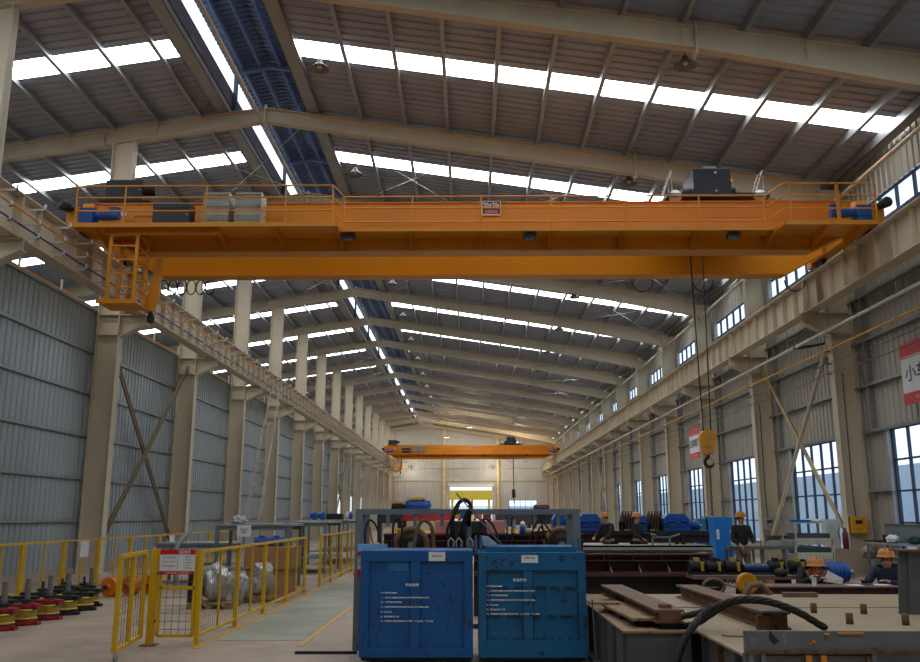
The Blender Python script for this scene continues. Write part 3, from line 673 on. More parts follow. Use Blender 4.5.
# hanging signs on the right
def hsign(nm, lab, X, ya, yb, z0, z1, s, sub):
    t = thing(nm, lab, 'sign', (X,(ya+yb)/2,z0))
    h = z1-z0
    box(X-.01,X+.01,ya,yb,z0+.19*h,z1-.22*h).build('face', paper, t)
    box(X-.012,X+.012,ya,yb,z1-.22*h,z1).build('top_band', red_sign, t); box(X-.012,X+.012,ya,yb,z0,z0+.19*h).build('bottom_band', red_sign, t)
    box(X-.014,X+.014,ya,yb,z1-.25*h,z1-.235*h).build('stripe', red_sign, t)
    w = yb-ya
    text('lettering', s, .5, ink, t, (X-.02,(ya+yb)/2,z0+.5*h), (PI/2,0,-PI/2), .006, (w*.88,h*.27))
    text('lettering', sub, .2, white, t, (X-.02,(ya+yb)/2,z0+.095*h), (PI/2,0,-PI/2), 0, (w*.62,h*.06))
    for y in (ya+.1,yb-.1): MB().box(X-.01,X+.2,y-.02,y+.02,z1-.05,z1-.02).build('bracket', galv, t)
hsign('hanging_sign','red and white sign with Chinese writing above the right windows, cut by the frame edge',11.25,19.3,22.5,4.42,6.0,'小车配装区','Car Assembly Area')
hsign('hanging_sign','smaller looking red and white sign behind the crane hook, further down the right wall',10.62,40.6,42.35,4.28,5.7,'主梁焊区','Assembly Area')
# ================================================================ the two blue lockers in front
def locker(x0, x1, yf, z1, dep, m, lab, kind):
    t = thing('steel_locker', lab, 'locker', ((x0+x1)/2, yf+dep/2, 0), 'blue lockers under the rack')
    z0 = .09
    box(x0,x1,yf+.03,yf+dep,z0,z1).build('body', m, t, bevel=.008)
    fr = MB(); w = x1-x0; b = .1 if kind == 0 else .09
    tz = z1-.12 if kind == 0 else z1-.2
    fr.box(x0,x0+b,yf,yf+.035,z0,z1).box(x1-b,x1,yf,yf+.035,z0,z1).box(x0+b,x1-b,yf,yf+.035,tz,z1).box(x0+b,x1-b,yf,yf+.035,z0,z0+(.1 if kind==0 else .2))
    fr.build('door_frame', m, t, bevel=.004)
    cx = x0+w*(.49 if kind==0 else .46)
    fr = MB().box(cx-.055,cx+.055,yf+.002,yf+.032,z0+.1,tz)
    if kind == 1:
        pass
    fr.build('centre_strip', m, t, bevel=.003)
    ft = MB()
    for x in (x0+.15,x1-.25):
        ft.box(x,x+.12,yf+.08,yf+.2,0,z0).box(x,x+.12,yf+dep-.2,yf+dep-.08,0,z0)
    ft.box(x0+.02,x1-.02,yf+.05,yf+dep,.05,z0); ft.build('base', black, t)
    # worn marks: scrapes and seams of bare steel
    rnd = random.Random(11+kind); sc_ = MB()
    if kind == 1:
        for zz,a,b_ in ((tz-.004,x0+.1,x1-.08),(z0+.2,x0+.12,x1-.08),(z0+.45,x0+.1,x1-.1),(z0+.76,x0+.2,x1-.1)):
            xx = a
            while xx < b_:
                l = rnd.uniform(.04,.16); sc_.box(xx,min(b_,xx+l),yf-.001,yf+.0335,zz-rnd.uniform(.002,.005),zz+rnd.uniform(.002,.006)); xx += l+rnd.uniform(.0,.06)
        for xx in (cx-.06,cx+.058,x0+.1,x1-.09):
            zz = z0+.2
            while zz < tz: l = rnd.uniform(.05,.2); sc_.box(xx-.004,xx+.004,yf-.001,yf+.0335,zz,min(tz,zz+l)); zz += l+rnd.uniform(0,.08)
        marks = [(.13,.9,.05,70),(.17,.86,.06,-50),(.13,.83,.05,30),(.22,.88,.04,80),(.3,.86,.08,55),(.3,.9,.05,40),(.04,.7,.06,85),(.62,.55,.12,88),(.74,.62,.05,30),(.97,.6,.1,88),(.9,.12,.06,80),(.5,.3,.05,75),(.16,.92,.05,40),(.19,.9,.04,-30),(.24,.93,.05,20),(.33,.9,.07,50),(.05,.8,.03,80),(.62,.62,.1,85),(.08,.95,.04,30),(.78,.96,.06,10),(.9,.95,.05,60)]
    else:
        for xx in (x0+.1,x1-.1,cx-.056,cx+.056):
            zz = z0+.1
            while zz < tz: l = rnd.uniform(.03,.1); sc_.box(xx-.002,xx+.002,yf-.001,yf+.034,zz,min(tz,zz+l)); zz += l+rnd.uniform(.05,.2)
        marks = [(.44,.95,.04,20),(.3,.88,.03,60),(.5,.72,.06,85),(.5,.45,.06,88),(.16,.2,.05,85),(.7,.45,.08,80),(.6,.78,.04,10),(.98,.7,.08,88),(.03,.12,.05,40),(.05,.2,.08,85),(.2,.62,.1,84),(.17,.42,.08,86),(.12,.3,.05,80),(.19,.3,.12,83),(.8,.6,.12,80),(.83,.52,.1,70),(.78,.3,.13,84),(.94,.45,.12,85),(.93,.35,.08,78),(.3,.78,.1,92),(.73,.68,.05,120),(.05,.9,.04,10)]
    for u, v, l, a in marks:
        x = x0+w*u; z = z0+(z1-z0)*v; a = math.radians(a); dx, dz = math.cos(a)*l/2, math.sin(a)*l/2
        pz = yf+.03 if (x0+b < x < x1-b and z < tz) else yf
        sc_.bar((x-dx,pz-.0015,z-dz),(x+dx,pz-.0015,z+dz),.004,.008+rnd.random()*.008,(0,0,1) if abs(dz)<.9*l else (1,0,0))
    setp(sc_.build('scratches', scrape, t), kind='stuff')
    # white label
    lx = x0+w*(.68 if kind == 0 else .48); lw = .19
    lb = box(lx-lw/2,lx+lw/2,yf-.006,yf-.001,z1-.115,z1-.015 if kind==0 else z1-.03).build('label_plate', paper, t)
    text('lettering','主要生产设备',.03,ink,t,(lx,yf-.008,z1-.06),(PI/2,0,0),.0006,(.12,.018))
    # painted notices
    wm = mat('faded_white_paint', (226,230,234), .6, var=.15, scale=20)
    title = '钢丝绳库' if kind == 0 else '安全操作'
    text('lettering', title, .04, wm, t, (x0+w*(.46 if kind==0 else .385), yf-.002, z0+(z1-z0)*(.675 if kind==0 else .735)), (PI/2,0,0), .001, (.155,.036))
    rows = [(.6,.18,'规格型号起重量'),(.555,.55,'一、钢丝绳起重机械安全操作规程及使用方法须知'),(.513,.24,'二、每班检查使用前'),(.468,.55,'三、安全使用起重机械钢丝绳必须按照规定执行检查'),(.42,.13,'四、严禁超载使用'),(.378,.21,'五、定期检查润滑保养'),(.336,.6,'六、使用完毕后放回原处摆放整齐、保持清洁、确保安全')]
    for v, l, s in rows:
        if kind == 1: v = v+.075
        xa = x0+w*(.185 if kind == 0 else .075)
        text('lettering', s, .03, wm, t, (xa+l/2, yf+.0285 if False else yf-.0015, z0+(z1-z0)*v), (PI/2,0,0), .0012, (l,.019))
    if kind == 0:   # faded sticker
        box(x0+w*.24,x0+w*.42,yf+.026,yf+.029,z1-.23,z1-.13).build('sticker', mat('light_blue_sticker', (30,120,180), .5, rgb2=(20,80,130), amount=.3, scale=20), t)
    else:
        MB().box(x0+.08,x1-.08,yf+.1,yf+dep-.1,z1,z1+.06).build('top_tray', m, t)
    for x, y in (((x1-.05, yf+.15), (x1-.12, yf+.15)) if kind == 1 else ()):
        MB().tube([(x,y,z1),(x,y,z1+.1)],.016,8).tube([(x,y,z1+.1),(x+.0,y,z1+.16)],.022,8).build('lifting_pin', mat('blue_grey_pin',(90,120,150),.4,.3), t)
    return t
yb = 10.3
L1 = locker(at(359,600,Y=yb).x+.01, at(473,600,Y=yb).x, yb, 1.255, .9, blue_box, 'royal blue worn steel locker, the left one of two under the cable rack', 0)
L2 = locker(at(478.5,600,Y=yb).x, at(586.5,600,Y=yb).x, yb, 1.235, .9, blue_box2, 'teal blue worn steel locker with wide top band, the right one of two', 1)
# lettering follows the recessed panel: fine at this size
# ================================================================ rack behind the lockers with slings on it
yr = 11.55
xl, xr = at(359.5,512,Y=yr).x, at(576,512,Y=yr).x; zt = at(460,509,Y=yr).z
t = thing('sling_rack', 'grey tubular steel rack behind the two blue lockers', 'rack', ((xl+xr)/2, yr+.35, 0))
for x in (xl, xr): 
    box(x-.045,x+.045,yr-.045,yr+.045,0,zt-.07).build('post', grey, t); box(x-.045,x+.045,yr+.7,yr+.79,0,zt-.07).build('post', grey, t)
MB().box(xl-.045,xr+.045,yr-.045,yr+.045,zt-.07,zt).box(xl-.045,xr+.045,yr+.7,yr+.79,zt-.07,zt).box(xl-.03,xl+.03,yr,yr+.75,zt-.07,zt).box(xr-.03,xr+.03,yr,yr+.75,zt-.07,zt).build('top_rail', grey, t)
xm = at(469,512,Y=yr).x; box(xm-.03,xm+.03,yr-.03,yr+.03,.2,zt-.07).build('post', grey, t)
for px in (368,388,415,442,469,510,535,558):
    x = at(px,520,Y=yr).x; box(x-.022,x+.022,yr-.03,yr+.02,zt-.22,zt-.07).build('hanger_plate', grey, t)
box(xl-.7,xl+.05,yr-.4,yr-.34,0,.03).build('foot_bar', black, t)
box(xl-.045,xr+.045,yr-.03,yr+.03,.25,.31).build('lower_rail', grey, t)
MB().bar(at(456,493,Y=yr-.1),at(504,547,Y=yr-.1),.02).build('hook_rod', greyb, None, 'thin steel rod leaning across the rack behind the lockers', 'rod')
def P(px, py, Y=yr-.05): return at(px, py, Y=Y)
def loop(lab, pts, r, m, cat='sling', nm='sling', Y=yr-.07, closed=False, extra=()):
    # smooth the hand measured points
    q = [P(a, b, Y+(.0 if i%2 else .012)) for i,(a, b) in enumerate(pts)]
    out = []
    n = len(q)
    for i in range(n-1):
        p0, p1, p2, p3 = q[max(i-1,0)], q[i], q[i+1], q[min(i+2,n-1)]
        for k in range(5):
            u = k/5; out.append(.5*((2*p1)+(p2-p0)*u+(2*p0-5*p1+4*p2-p3)*u*u+(3*p1-p0-3*p2+p3)*u**3))
    out.append(q[-1])
    return MB().tube(out, r, 7).build(nm, m, None, lab, cat)
loop('black sling hanging from the left end of the rack', [(366,548),(365,535),(367,524),(370,520),(375,524),(379,534),(381,546)], .014, black)
loop('dark sling loop beside the left rack post', [(393,548),(393,530),(395,520),(399,519),(402,528),(403,548)], .016, black, Y=yr-.09)
loop('wide brown sling with a rounded top hanging near the left of the rack', [(414,550),(415,540),(418,528),(422,521),(426,521),(431,526),(433,536),(434,549)], .026, brown_sling)
loop('tall knot of black wire rope standing over the top rail', [(452,548),(452,530),(453,517),(456,508),(460,502),(465,500),(470,504),(470,512),(466,521),(460,532),(458,545)], .028, rope, 'wire rope', 'wire_rope')
loop('black rope loop leaning against the tall rope knot, left of it', [(459,505),(451,520),(447,532),(449,542),(454,545),(457,538),(462,524),(468,510)], .018, rope, 'wire rope', 'wire_rope', Y=yr-.14)
loop('thin black rope drooping right of the tall rope knot', [(463,521),(465,535),(464,544),(459,543),(455,533)], .014, rope, 'wire rope', 'wire_rope', Y=yr-.18)
loop('black rope arch right of the rack centre post', [(474,549),(476,532),(480,523),(485,519),(492,524),(498,537),(499,548)], .014, black)
loop('dark rope bundle on the hanger right of the centre post', [(483,519),(480,530),(478,545),(481,530),(484,521),(486,533),(488,548)], .013, rope, 'wire rope', 'wire_rope', Y=yr-.1)
loop('dark wire rope slung from the right part of the rack', [(538,520),(534,528),(530,538),(528,547)], .012, rope, 'wire rope', 'wire_rope')
loop('bunch of rope strands at the right part of the rack', [(541,518),(543,530),(546,541),(549,549),(546,538),(541,527),(537,535),(534,548)], .013, rope, 'wire rope', 'wire_rope', Y=yr-.12)
loop('loose dark rope sagging near the right rack post', [(541,519),(549,530),(555,538),(556,548)], .012, rope, 'wire rope', 'wire_rope', Y=yr-.16)
for px, l in ((507,'left'), (512,'right')):
    mb = MB(); c = P(px,519); k = 0; z = c.z
    while z > 1.26:
        a = (k%2)*PI/2; mb.tube([(c.x+.014*math.cos(a)*math.cos(q),c.y+.014*math.sin(a)*math.cos(q),z+.026*math.sin(q)) for q in [j*PI/4 for j in range(8)]],.008,5,closed=True); z -= .04; k += 1
    mb.build('chain_sling', dark, None, f'heavy chain hanging from the rack behind the teal locker, {l} strand', 'chain')
for px, l in ((505,'left'),(514,'right')):
    c = P(px,521); MB().box(c.x-.018,c.x+.018,yr-.11,yr-.05,c.z-.1,c.z+.02).build('chain_hook', galv, None, f'pale clevis at the {l} end of the rack chains', 'hook')
for px, l, m_ in ((411,'black rubber wheel with a bronze rim standing behind the left locker',0), (562,'dark wheel with a rust brown rim behind the right locker',1)):
    c = at(px, 545, Y=12.75); r = .2 if m_ == 0 else .2
    tt = thing('sheave_wheel', l, 'wheel', (c.x, 12.8, c.z-r-.2))
    MB().lathe([(.05,-.03),(r-.03,-.03),(r-.01,.02),(r-.03,.07),(.05,.07)], (c.x,12.8,c.z), (0,1,0), 32).build('disc', black, tt)
    MB().tube([(c.x+(r+.02)*math.cos(a),12.8,c.z+(r+.02)*math.sin(a)) for a in [k*PI/16 for k in range(32)]], .045, 8, closed=True).build('rim', rust if m_ else brown_sling, tt)
    MB().cyl((c.x,12.74,c.z),(c.x,12.9,c.z),.05).build('hub', galv, tt)
    MB().box(c.x-.15,c.x+.15,12.7,12.95,0,c.z-r-.03).build('base', dark, tt)
for i,px in enumerate((451,459,470)):
    c = P(px,549,yr-.2); MB().tube([(c.x-.03,c.y,1.26),(c.x-.035,c.y,1.33),(c.x,c.y,1.37),(c.x+.035,c.y,1.33),(c.x+.03,c.y,1.26)],.012,7).build('shackle', galv, None, f'small steel shackle on top of the royal blue locker, {ORD[i]} from its centre', 'shackle')
for i,px in enumerate((476,481)):
    c = P(px,545,10.5); MB().tube([(c.x,10.6,1.22),(c.x,10.6,1.36)],.022,8).tube([(c.x,10.6,1.36),(c.x,10.6,1.42)],.014,8).build('shackle_pin', mat('blue_grey_pin',(90,120,150)), None, f'{"left" if i==0 else "right"} blue grey pin standing on the near left corner of the teal locker', 'pin')
MB().prism([(.12,10.6,1.3),(.35,10.6,1.3),(.22,10.6,1.4),(.15,10.6,1.41)],(0,.25,0)).build('crumpled_sheet', mat('pale_blue_plastic',(150,170,190),.5,var=.2,scale=10), None, 'pale crumpled plastic sheet on the left of the teal locker top', 'plastic sheet')
# information board leaning behind the left locker
t = thing('notice_board', 'white notice board with blue top and red bands behind the left locker', 'notice board', (-1.15,11.32,0))
xa, xb_ = at(357.5,560,Y=11.3).x, at(387,545,Y=11.3).x; z0, z1 = at(370,578,Y=11.3).z, at(370,544,Y=11.3).z
box(xa,xb_,11.3,11.33,z0,z1).build('face', paper, t); box(xa,xb_,11.295,11.3,z1-.09,z1).build('top_picture', mat('sky_picture',(120,180,230),.5,rgb2=(190,90,80),amount=.2,scale=9), t)
box(xa,xb_,11.294,11.3,z1-.14,z1-.09).build('red_band', red, t); box(xa,xb_,11.294,11.3,z0,z0+.11).build('red_band', red, t)
box(xa-.03,xa+.02,11.33,11.37,0,z1-.1).build('leg', grey, t); box(xb_-.05,xb_,11.33,11.37,0,z1-.1).build('leg', grey, t)
text('lettering','安全\n须知',.08,ink,t,(xa+.07,11.29,(z0+z1)/2),(PI/2,0,0))
# ================================================================ yellow mesh fence
FX = -3.56
def fence_panel(p, q, lab, h=1.2, zb=.12, mid=True, grp=None, first=True, last=True, nm='fence_panel', post=True, wires=True, step=.1):
    p, q = Vector(p), Vector(q); d = (q-p); L_ = d.length; u = d.normalized(); nrm = Vector((-u.y,u.x,0))
    t = thing(nm, lab, 'fence', (p+q)/2, grp)
    if post:
        for e, on in ((p, first), (q, last)):
            if on:
                MB().bar(e, e+Vector((0,0,h)), .06, .06, (0,1,0)).box(e.x-.08,e.x+.08,e.y-.08,e.y+.08,0,.012).build('post', yellow, t)
    a, b = p+u*.03, q-u*.03; Z = lambda v, z: Vector((v.x,v.y,z))
    MB().bar(Z(a,h-.02),Z(b,h-.02),.04).build('top_rail', yellow, t); MB().bar(Z(a,zb),Z(b,zb),.04).build('bottom_rail', yellow, t)
    if mid: m = (a+b)/2; MB().bar(Z(m,zb),Z(m,h),.03,.03,(0,1,0)).build('stile', yellow, t)
    if wires:
        mb = MB(); k = 1
        while k*step < L_-.03:
            c = p+u*k*step; mb.bar(Z(c,zb),Z(c,h-.03),.0035,.0035,(0,1,0)); k += 1
        z = zb+step
        while z < h-.05: mb.bar(Z(a,z),Z(b,z),.0035); z += step
        mb.build('wire_mesh', mesh_wire, t)
    return t
ys = [11.85,13.75,15.55,17.45,19.35]
for i in range(4): fence_panel((FX,ys[i],0),(FX,ys[i+1],0), f'yellow mesh fence panel beside the green aisle, {ORD[i]} beyond the gate', last=(i==3))
ys = [21.3,22.95,24.8,26.9,29.2,31.7]
for i in range(5): fence_panel((FX,ys[i],0),(FX,ys[i+1],0), f'yellow mesh fence panel beside the aisle after the gap, {ORD[i]} from the gap', last=(i==4))
for i in range(4): fence_panel((-2.05+i*1.1,24.6+i*.15,0),(-2.05+(i+1)*1.1-.02,24.6+(i+1)*.15,0), f'distant yellow barred fence seen through the rack, {ORD[i]} panel from the aisle', h=1.3, last=(i==3), step=.16)
# gate: fixed sign panel and open leaf
g1, g2 = (-4.17,11.85,0), (FX-.06,11.85,0)
t = thing('gate_post', 'square yellow gate post between the open leaf and the sign panel', 'gate post', g1)
box(g1[0]-.042,g1[0]+.042,11.81,11.89,0,1.22).build('post_tube', yellow, t); box(g1[0]-.1,g1[0]+.1,11.75,11.95,0,.012).build('base_plate', rust, t)
t = thing('mesh_gate', 'narrow yellow mesh gate panel carrying the red and white sign', 'gate', ((g1[0]+g2[0])/2,11.85,0))
xa, xb_ = g1[0]+.09, g2[0]-.0; mb = MB()
for x in (xa,xb_): mb.box(x-.022,x+.022,11.83,11.87,.12,1.2)
for z in (.12,.72,1.18): mb.box(xa,xb_,11.83,11.87,z-.02,z+.02)
mb.build('frame', yellow, t); mb = MB()
for k in range(1,5): mb.box(xa+(xb_-xa)*k/5-.003,xa+(xb_-xa)*k/5+.003,11.847,11.853,.12,1.18)
for k in range(10): mb.box(xa,xb_,11.847,11.853,.2+k*.1-.003,.2+k*.1+.003)
mb.build('wire_mesh', mesh_wire, t)
for z in (.3,.9): MB().cyl((g1[0]+.05,11.85,z),(g1[0]+.09,11.85,z),.02,8).build('hinge', dark, t)
sx0, sx1 = at(160,560,Y=11.8).x, at(195,560,Y=11.8).x; sz0, sz1 = at(178,574.5,Y=11.8).z, at(178,549.5,Y=11.8).z
t = thing('gate_sign', 'red and white notice sign fixed on the yellow gate panel', 'sign', ((sx0+sx1)/2,11.8,sz0))
hh = sz1-sz0
box(sx0,sx1,11.8,11.812,sz0,sz1).build('face', paper, t); box(sx0,sx1,11.797,11.8,sz1-.2*hh,sz1).build('top_band', red, t); box(sx0,sx1,11.797,11.8,sz0,sz0+.14*hh).build('bottom_band', red, t)
text('lettering','X区告示',.05,white,t,(sx0+.32,11.795,sz1-.1*hh),(PI/2,0,0),.001,(.16,.05)); text('lettering','严禁擅自进入 请勿靠近',.03,white,t,((sx0+sx1)/2,11.795,sz0+.07*hh),(PI/2,0,0),0,(.34,.022))
for j,(s,l) in enumerate((('名称 设备堆放区',.17),('责任人 安全员',.17),('联系电话及编号',.17))): text('lettering',s,.03,ink,t,(sx0+.12,11.798,sz1-(.32+.17*j)*hh),(PI/2,0,0),0,(l,.02))
for j,s in enumerate(('区域管理规定','一 摆放整齐','二 保持清洁','三 安全第一','四 定期检查')): text('lettering',s,.03,ink,t,(sx0+.37,11.798,sz1-(.3+.11*j)*hh),(PI/2,0,0),0,(.12,.016))
box(sx0+.235,sx0+.238,11.798,11.8,sz0+.22*hh,sz1-.28*hh).build('divider', ink, t)
lb = Vector((-4.25,11.72,0)); lf = Vector((-4.07,10.43,0))
t = thing('swing_gate', 'open yellow mesh gate leaf on a caster swung towards the viewer', 'gate', (lf+lb)/2)
Z = lambda v, z: Vector((v.x,v.y,z)); mb = MB(); u = (lb-lf).normalized()
for v in (lf, lb, lf+(lb-lf)*.5): mb.bar(Z(v,.12),Z(v,1.2),.05 if v is not lf+(lb-lf)*.5 else .04,.045,(0,1,0))
mb.bar(Z(lf,.13),Z(lb,.13),.045); mb.bar(Z(lf,1.18),Z(lb,1.18),.045); mb.build('frame', yellow, t)
mb = MB()
for k in range(1,10): c = lf+(lb-lf)*k/10; mb.bar(Z(c,.13),Z(c,1.18),.005,.005,(0,1,0))
for k in range(10): mb.bar(Z(lf,.22+k*.1),Z(lb,.22+k*.1),.005)
mb.build('wire_mesh', mesh_wire, t)
cs = MB().lathe([(.045,-.015),(.05,0),(.045,.015)],(lf.x+.0,lf.y+.06,.05),(1,0,0),16).build('caster', galv, t)
# back fence of the enclosure
ys = [12.6,14.6,16.2,17.8,19.6,21.4,23.4,25.6,28.0,30.5,33.2]
for i in range(10): fence_panel((-8.9,ys[i],0),(-8.9,ys[i+1]-.08,0), f'yellow fence panel along the left columns, {ORD[i]} from the near end', h=1.12, wires=False)
# papers tied to the back fence
for px, py, Y, l, w_, h_ in ((85,548,18.6,'on the yellow fence near the orange wheels',.15,.28),(172,541,24.8,'on the far yellow fence behind the gate sign',.14,.3)):
    c = at(px,py,X=-8.85); MB().box(-8.86,-8.855,c.y-.22,c.y+.22,c.z-.2,c.z+.16).build('notice_paper', paper, None, f'white notice sheet {l}', 'paper')
# ================================================================ left: wheel sets, wheels, wrapped machines, racks
def wheelset(x, y, top, lab, red_=True):
    t = thing('wheel_assembly', lab, 'wheel assembly', (x,y,0), 'wheel assemblies stored in a row on the floor')
    a = redm if red_ else black
    MB().lathe([(.17,0),(.2,.02),(.2,.08),(.17,.1)],(x,y,0),n=16,smooth=False).box(x-.26,x+.26,y-.07,y+.07,.0,.06).build('lower_housing', a, t)
    MB().lathe([(.2,.1),(.21,.12),(.19,.14),(.19,.24),(.21,.26),(.2,.28)],(x,y,0),n=28,smooth=False).build('wheel', brass, t)
    MB().lathe([(.17,.28),(.2,.3),(.2,.36),(.16,.37)],(x,y,0),n=16,smooth=False).box(x-.24,x+.24,y-.11,y+.11,.29,.36).build('upper_housing', a if top else black, t)
    MB().lathe([(.11,.39),(.11,.43),(.05,.45)],(x,y,0),n=12,smooth=False).build('cap', black, t)
    if top: MB().tube([(x,y,.44),(x,y,.8)],[.05,.045],14).build('shaft', mat('wrapped_grey_shaft',(120,118,116),.5,.3,var=.3,scale=25), t)
    else: MB().tube([(x,y,.44),(x,y,.58)],.025,10).build('shaft', dark, t)
    return t
W = wheelset(-6.9,13.35,True,'')
row = [((-6.9,13.35),True,'red and brass wheel assembly with tall shaft nearest the frame edge'),((-6.88,14.0),True,'red and brass wheel assembly with tall shaft, second from the frame edge'),((-6.86,14.7),True,'red and brass wheel assembly with tall shaft, third from the frame edge'),
 ((-6.88,15.4),True,'black topped wheel assembly with tall shaft, fourth from the frame edge'),((-6.9,16.1),False,'black wheel assembly without shaft, fifth from the frame edge'),((-7.08,16.8),True,'black wheel assembly with the farthest tall shaft, sixth from the frame edge'),((-7.45,17.35),False,'small black wheel assembly, seventh from the frame edge'),((-7.9,17.6),False,'small black wheel assembly behind the others, closest to the back fence')]
W['label'] = row[0][2]; W.scale = (.86,.86,.86)
Ws = wheelset(-6.9,16.1,False,row[4][2],False); Wb = wheelset(-6.88,15.4,True,row[3][2],False); Ws.scale = Wb.scale = (.86,.86,.86)
for i,((x,y),tp,l) in enumerate(row):
    if i in (0,3,4): continue
    copy_thing(W if i<3 else Wb if tp else Ws, (x,y,0), None, l)
row2 = [(-7.55,13.9),(-7.55,14.6),(-7.55,15.3),(-7.6,16.0),(-7.6,16.75)]
for i,(x,y) in enumerate(row2): copy_thing(Ws, (x,y,0), None, f'low black wheel assembly in the rear row near the back fence, {ORD[i]} from the frame')
def owheel(x, y, r, lab):
    t = thing('orange_wheel', lab, 'wheel', (x,y,0), 'orange wheels on the floor by the fence')
    om = mat('orange_wheel_paint',(226,120,14),.4,var=.1,scale=6)
    MB().lathe([(r*.9,-.08),(r,-.08),(r,-.05),(r*.88,-.04),(r*.88,.05),(r,.06),(r,.09),(r*.9,.09)],(x,y,r),(.35,1,0),32).build('rim', om, t)
    MB().lathe([(r*.3,-.14),(r*.3,-.03),(r*.85,-.02),(r*.85,.02),(r*.3,.03)],(x,y,r),(.35,1,0),28).build('disc', om, t)
    MB().lathe([(.04,-.2),(.05,-.13)],(x,y,r),(.35,1,0),14).build('hub', black, t)
for px, l in ((110,'left'),(125,'middle'),(140,'right')): c = at(px,597.5,Y=18.75); owheel(c.x, 18.75+(px-110)*.02, .2, f'orange painted crane wheel standing on the floor, {l} of the three')
def blob(name, c, s, m, lab, cat, seed, n=3, rough=.16):
    """a lumpy wrapped bundle: displaced icosphere squashed to the floor"""
    bm = bmesh.new(); bmesh.ops.create_icosphere(bm, subdivisions=4, radius=1)
    from mathutils import noise
    for v in bm.verts:
        q = v.co*1.7+Vector((seed,seed*2,0)); d = 1+rough*noise.noise(q)*2+rough*.7*noise.noise(q*3)+rough*.35*abs(noise.noise(q*8))
        v.co = Vector((v.co.x*s[0]*d, v.co.y*s[1]*d, max(-s[2], v.co.z*s[2]*d*1.05)))
    me = bpy.data.meshes.new(name); bm.to_mesh(me); bm.free(); me.materials.append(m)
    me.polygons.foreach_set('use_smooth', [True]*len(me.polygons))
    o = bpy.data.objects.new(name, me); C.objects.link(o); o.location = (c[0],c[1],c[2]+s[2]); WL[o.name] = Vector(o.location)
    if lab: setp(o, lab, cat)
    return o
def pallet(x, y, w, d, lab):
    t = thing('wooden_pallet', lab, 'pallet', (x,y,0))
    for k in (-1,0,1): box(x+k*(w/2-.05)-.05,x+k*(w/2-.05)+.05,y-d/2,y+d/2,0,.08).build('bearer', rustwood, t)
    for k in range(5): yy = y-d/2+.06+k*(d-.12)/4; box(x-w/2,x+w/2,yy-.05,yy+.05,.08,.11).build('board', rustwood, t)
c = at(215,590,Y=16.6); pallet(c.x,16.6,.8,.7,'wooden pallet under the foil wrapped motor next to the fence')
blob('wrapped_motor',(c.x+.02,16.6,.11),(.25,.25,.33),silverw,'silver foil wrapped motor on a pallet behind the first fence panels','wrapped machine',1)
box(c.x-.42,c.x-.3,16.35,16.85,.11,.65).build('motor_end', dark, None, 'dark motor flange at the left of the wrapped motor', 'motor')
c = at(240,590,Y=17.4); blob('wrapped_parcel',(c.x,17.4,.0),(.17,.17,.27),silverw,'small silver wrapped parcel between the two larger wrapped machines','wrapped machine',5)
c = at(262,588,Y=17.8); pallet(c.x,17.8,.75,.7,'wooden pallet under the crumpled foil bundle by the cardboard boxes')
blob('wrapped_bundle',(c.x,17.8,.11),(.22,.22,.32),silverw,'crumpled silver wrapped bundle in front of the cardboard boxes','wrapped machine',9)
def carton(x0,x1,y0,y1,z0,z1,lab):
    t = thing('cardboard_box', lab, 'box', ((x0+x1)/2,(y0+y1)/2,z0))
    box(x0,x1,y0,y1,z0,z1).build('body', card, t, bevel=.006)
    MB().box((x0+x1)/2-.03,(x0+x1)/2+.03,y0-.002,y1+.002,z1-.15,z1+.002).build('tape', mat('tan_tape',(190,150,100),.4), t)
a, b = at(246,575,Y=19.2).x, at(288,575,Y=19.2).x
carton(a,b,19.2,20.1,0,.52,'brown cardboard box at the floor behind the crumpled foil bundle'); carton(a-.05,b+.08,19.15,20.2,.53,.98,'upper brown cardboard box stacked on the lower one, blue motors on top')
for k,(px,l) in enumerate(((262,'left'),(277,'right'))):
    c = at(px,540,Y=19.5); t = thing('blue_motor', f'{l} small blue motor lying on the upper cardboard box', 'motor', (c.x,19.5,.99))
    MB().cyl((c.x-.16,19.5,1.09),(c.x+.16,19.5,1.09),.1,18).build('housing', blue_motor, t)
    for j in range(5): MB().cyl((c.x-.12+j*.055,19.5,1.09),(c.x-.1+j*.055,19.5,1.09),.108,18).build('fin', blue_motor, t)
    MB().cyl((c.x+.16,19.5,1.09),(c.x+.24,19.5,1.09),.02,8).build('shaft', galv, t); box(c.x-.06,c.x+.05,19.44,19.56,1.18,1.22).build('terminal_box', blue_motor, t)
def srack(x0,x1,y0,y1,h,lab,shelf=True):
    t = thing('storage_rack', lab, 'rack', ((x0+x1)/2,(y0+y1)/2,0))
    for x in (x0,x1):
        for y in (y0,y1): box(x-.035,x+.035,y-.035,y+.035,0,h-.05).build('post', grey, t)
    box(x0-.06,x1+.06,y0-.06,y1+.06,h-.05,h).build('top', mat('grey_table_top',(150,156,156),.45,.2), t)
    box(x0,x1,y0,y1,.42,.45).build('shelf', grey, t)
    MB().box(x0,x1,y0-.03,y0+.0,h-.14,h-.05).build('apron', grey, t); box(x0,x1,y1,y1+.03,h-.14,h-.05).build('apron', grey, t)
srack(-5.85,-4.15,20.6,21.8,1.46,'nearest grey steel storage rack behind the cardboard boxes'); srack(-5.35,-4.2,25.9,28.6,1.48,'second grey steel storage rack, further along the fence'); srack(-5.6,-4.25,31,35.5,1.5,'third grey steel storage rack, blue motors and a black box on top')
srack(-7.9,-6.1,22.6,23.6,.98,'low grey steel table left of the nearest storage rack')
t = thing('rack_sign', 'small white sign panel fixed on the nearest grey storage rack', 'sign', (at(244,531,Y=20.5).x,20.5,1.0))
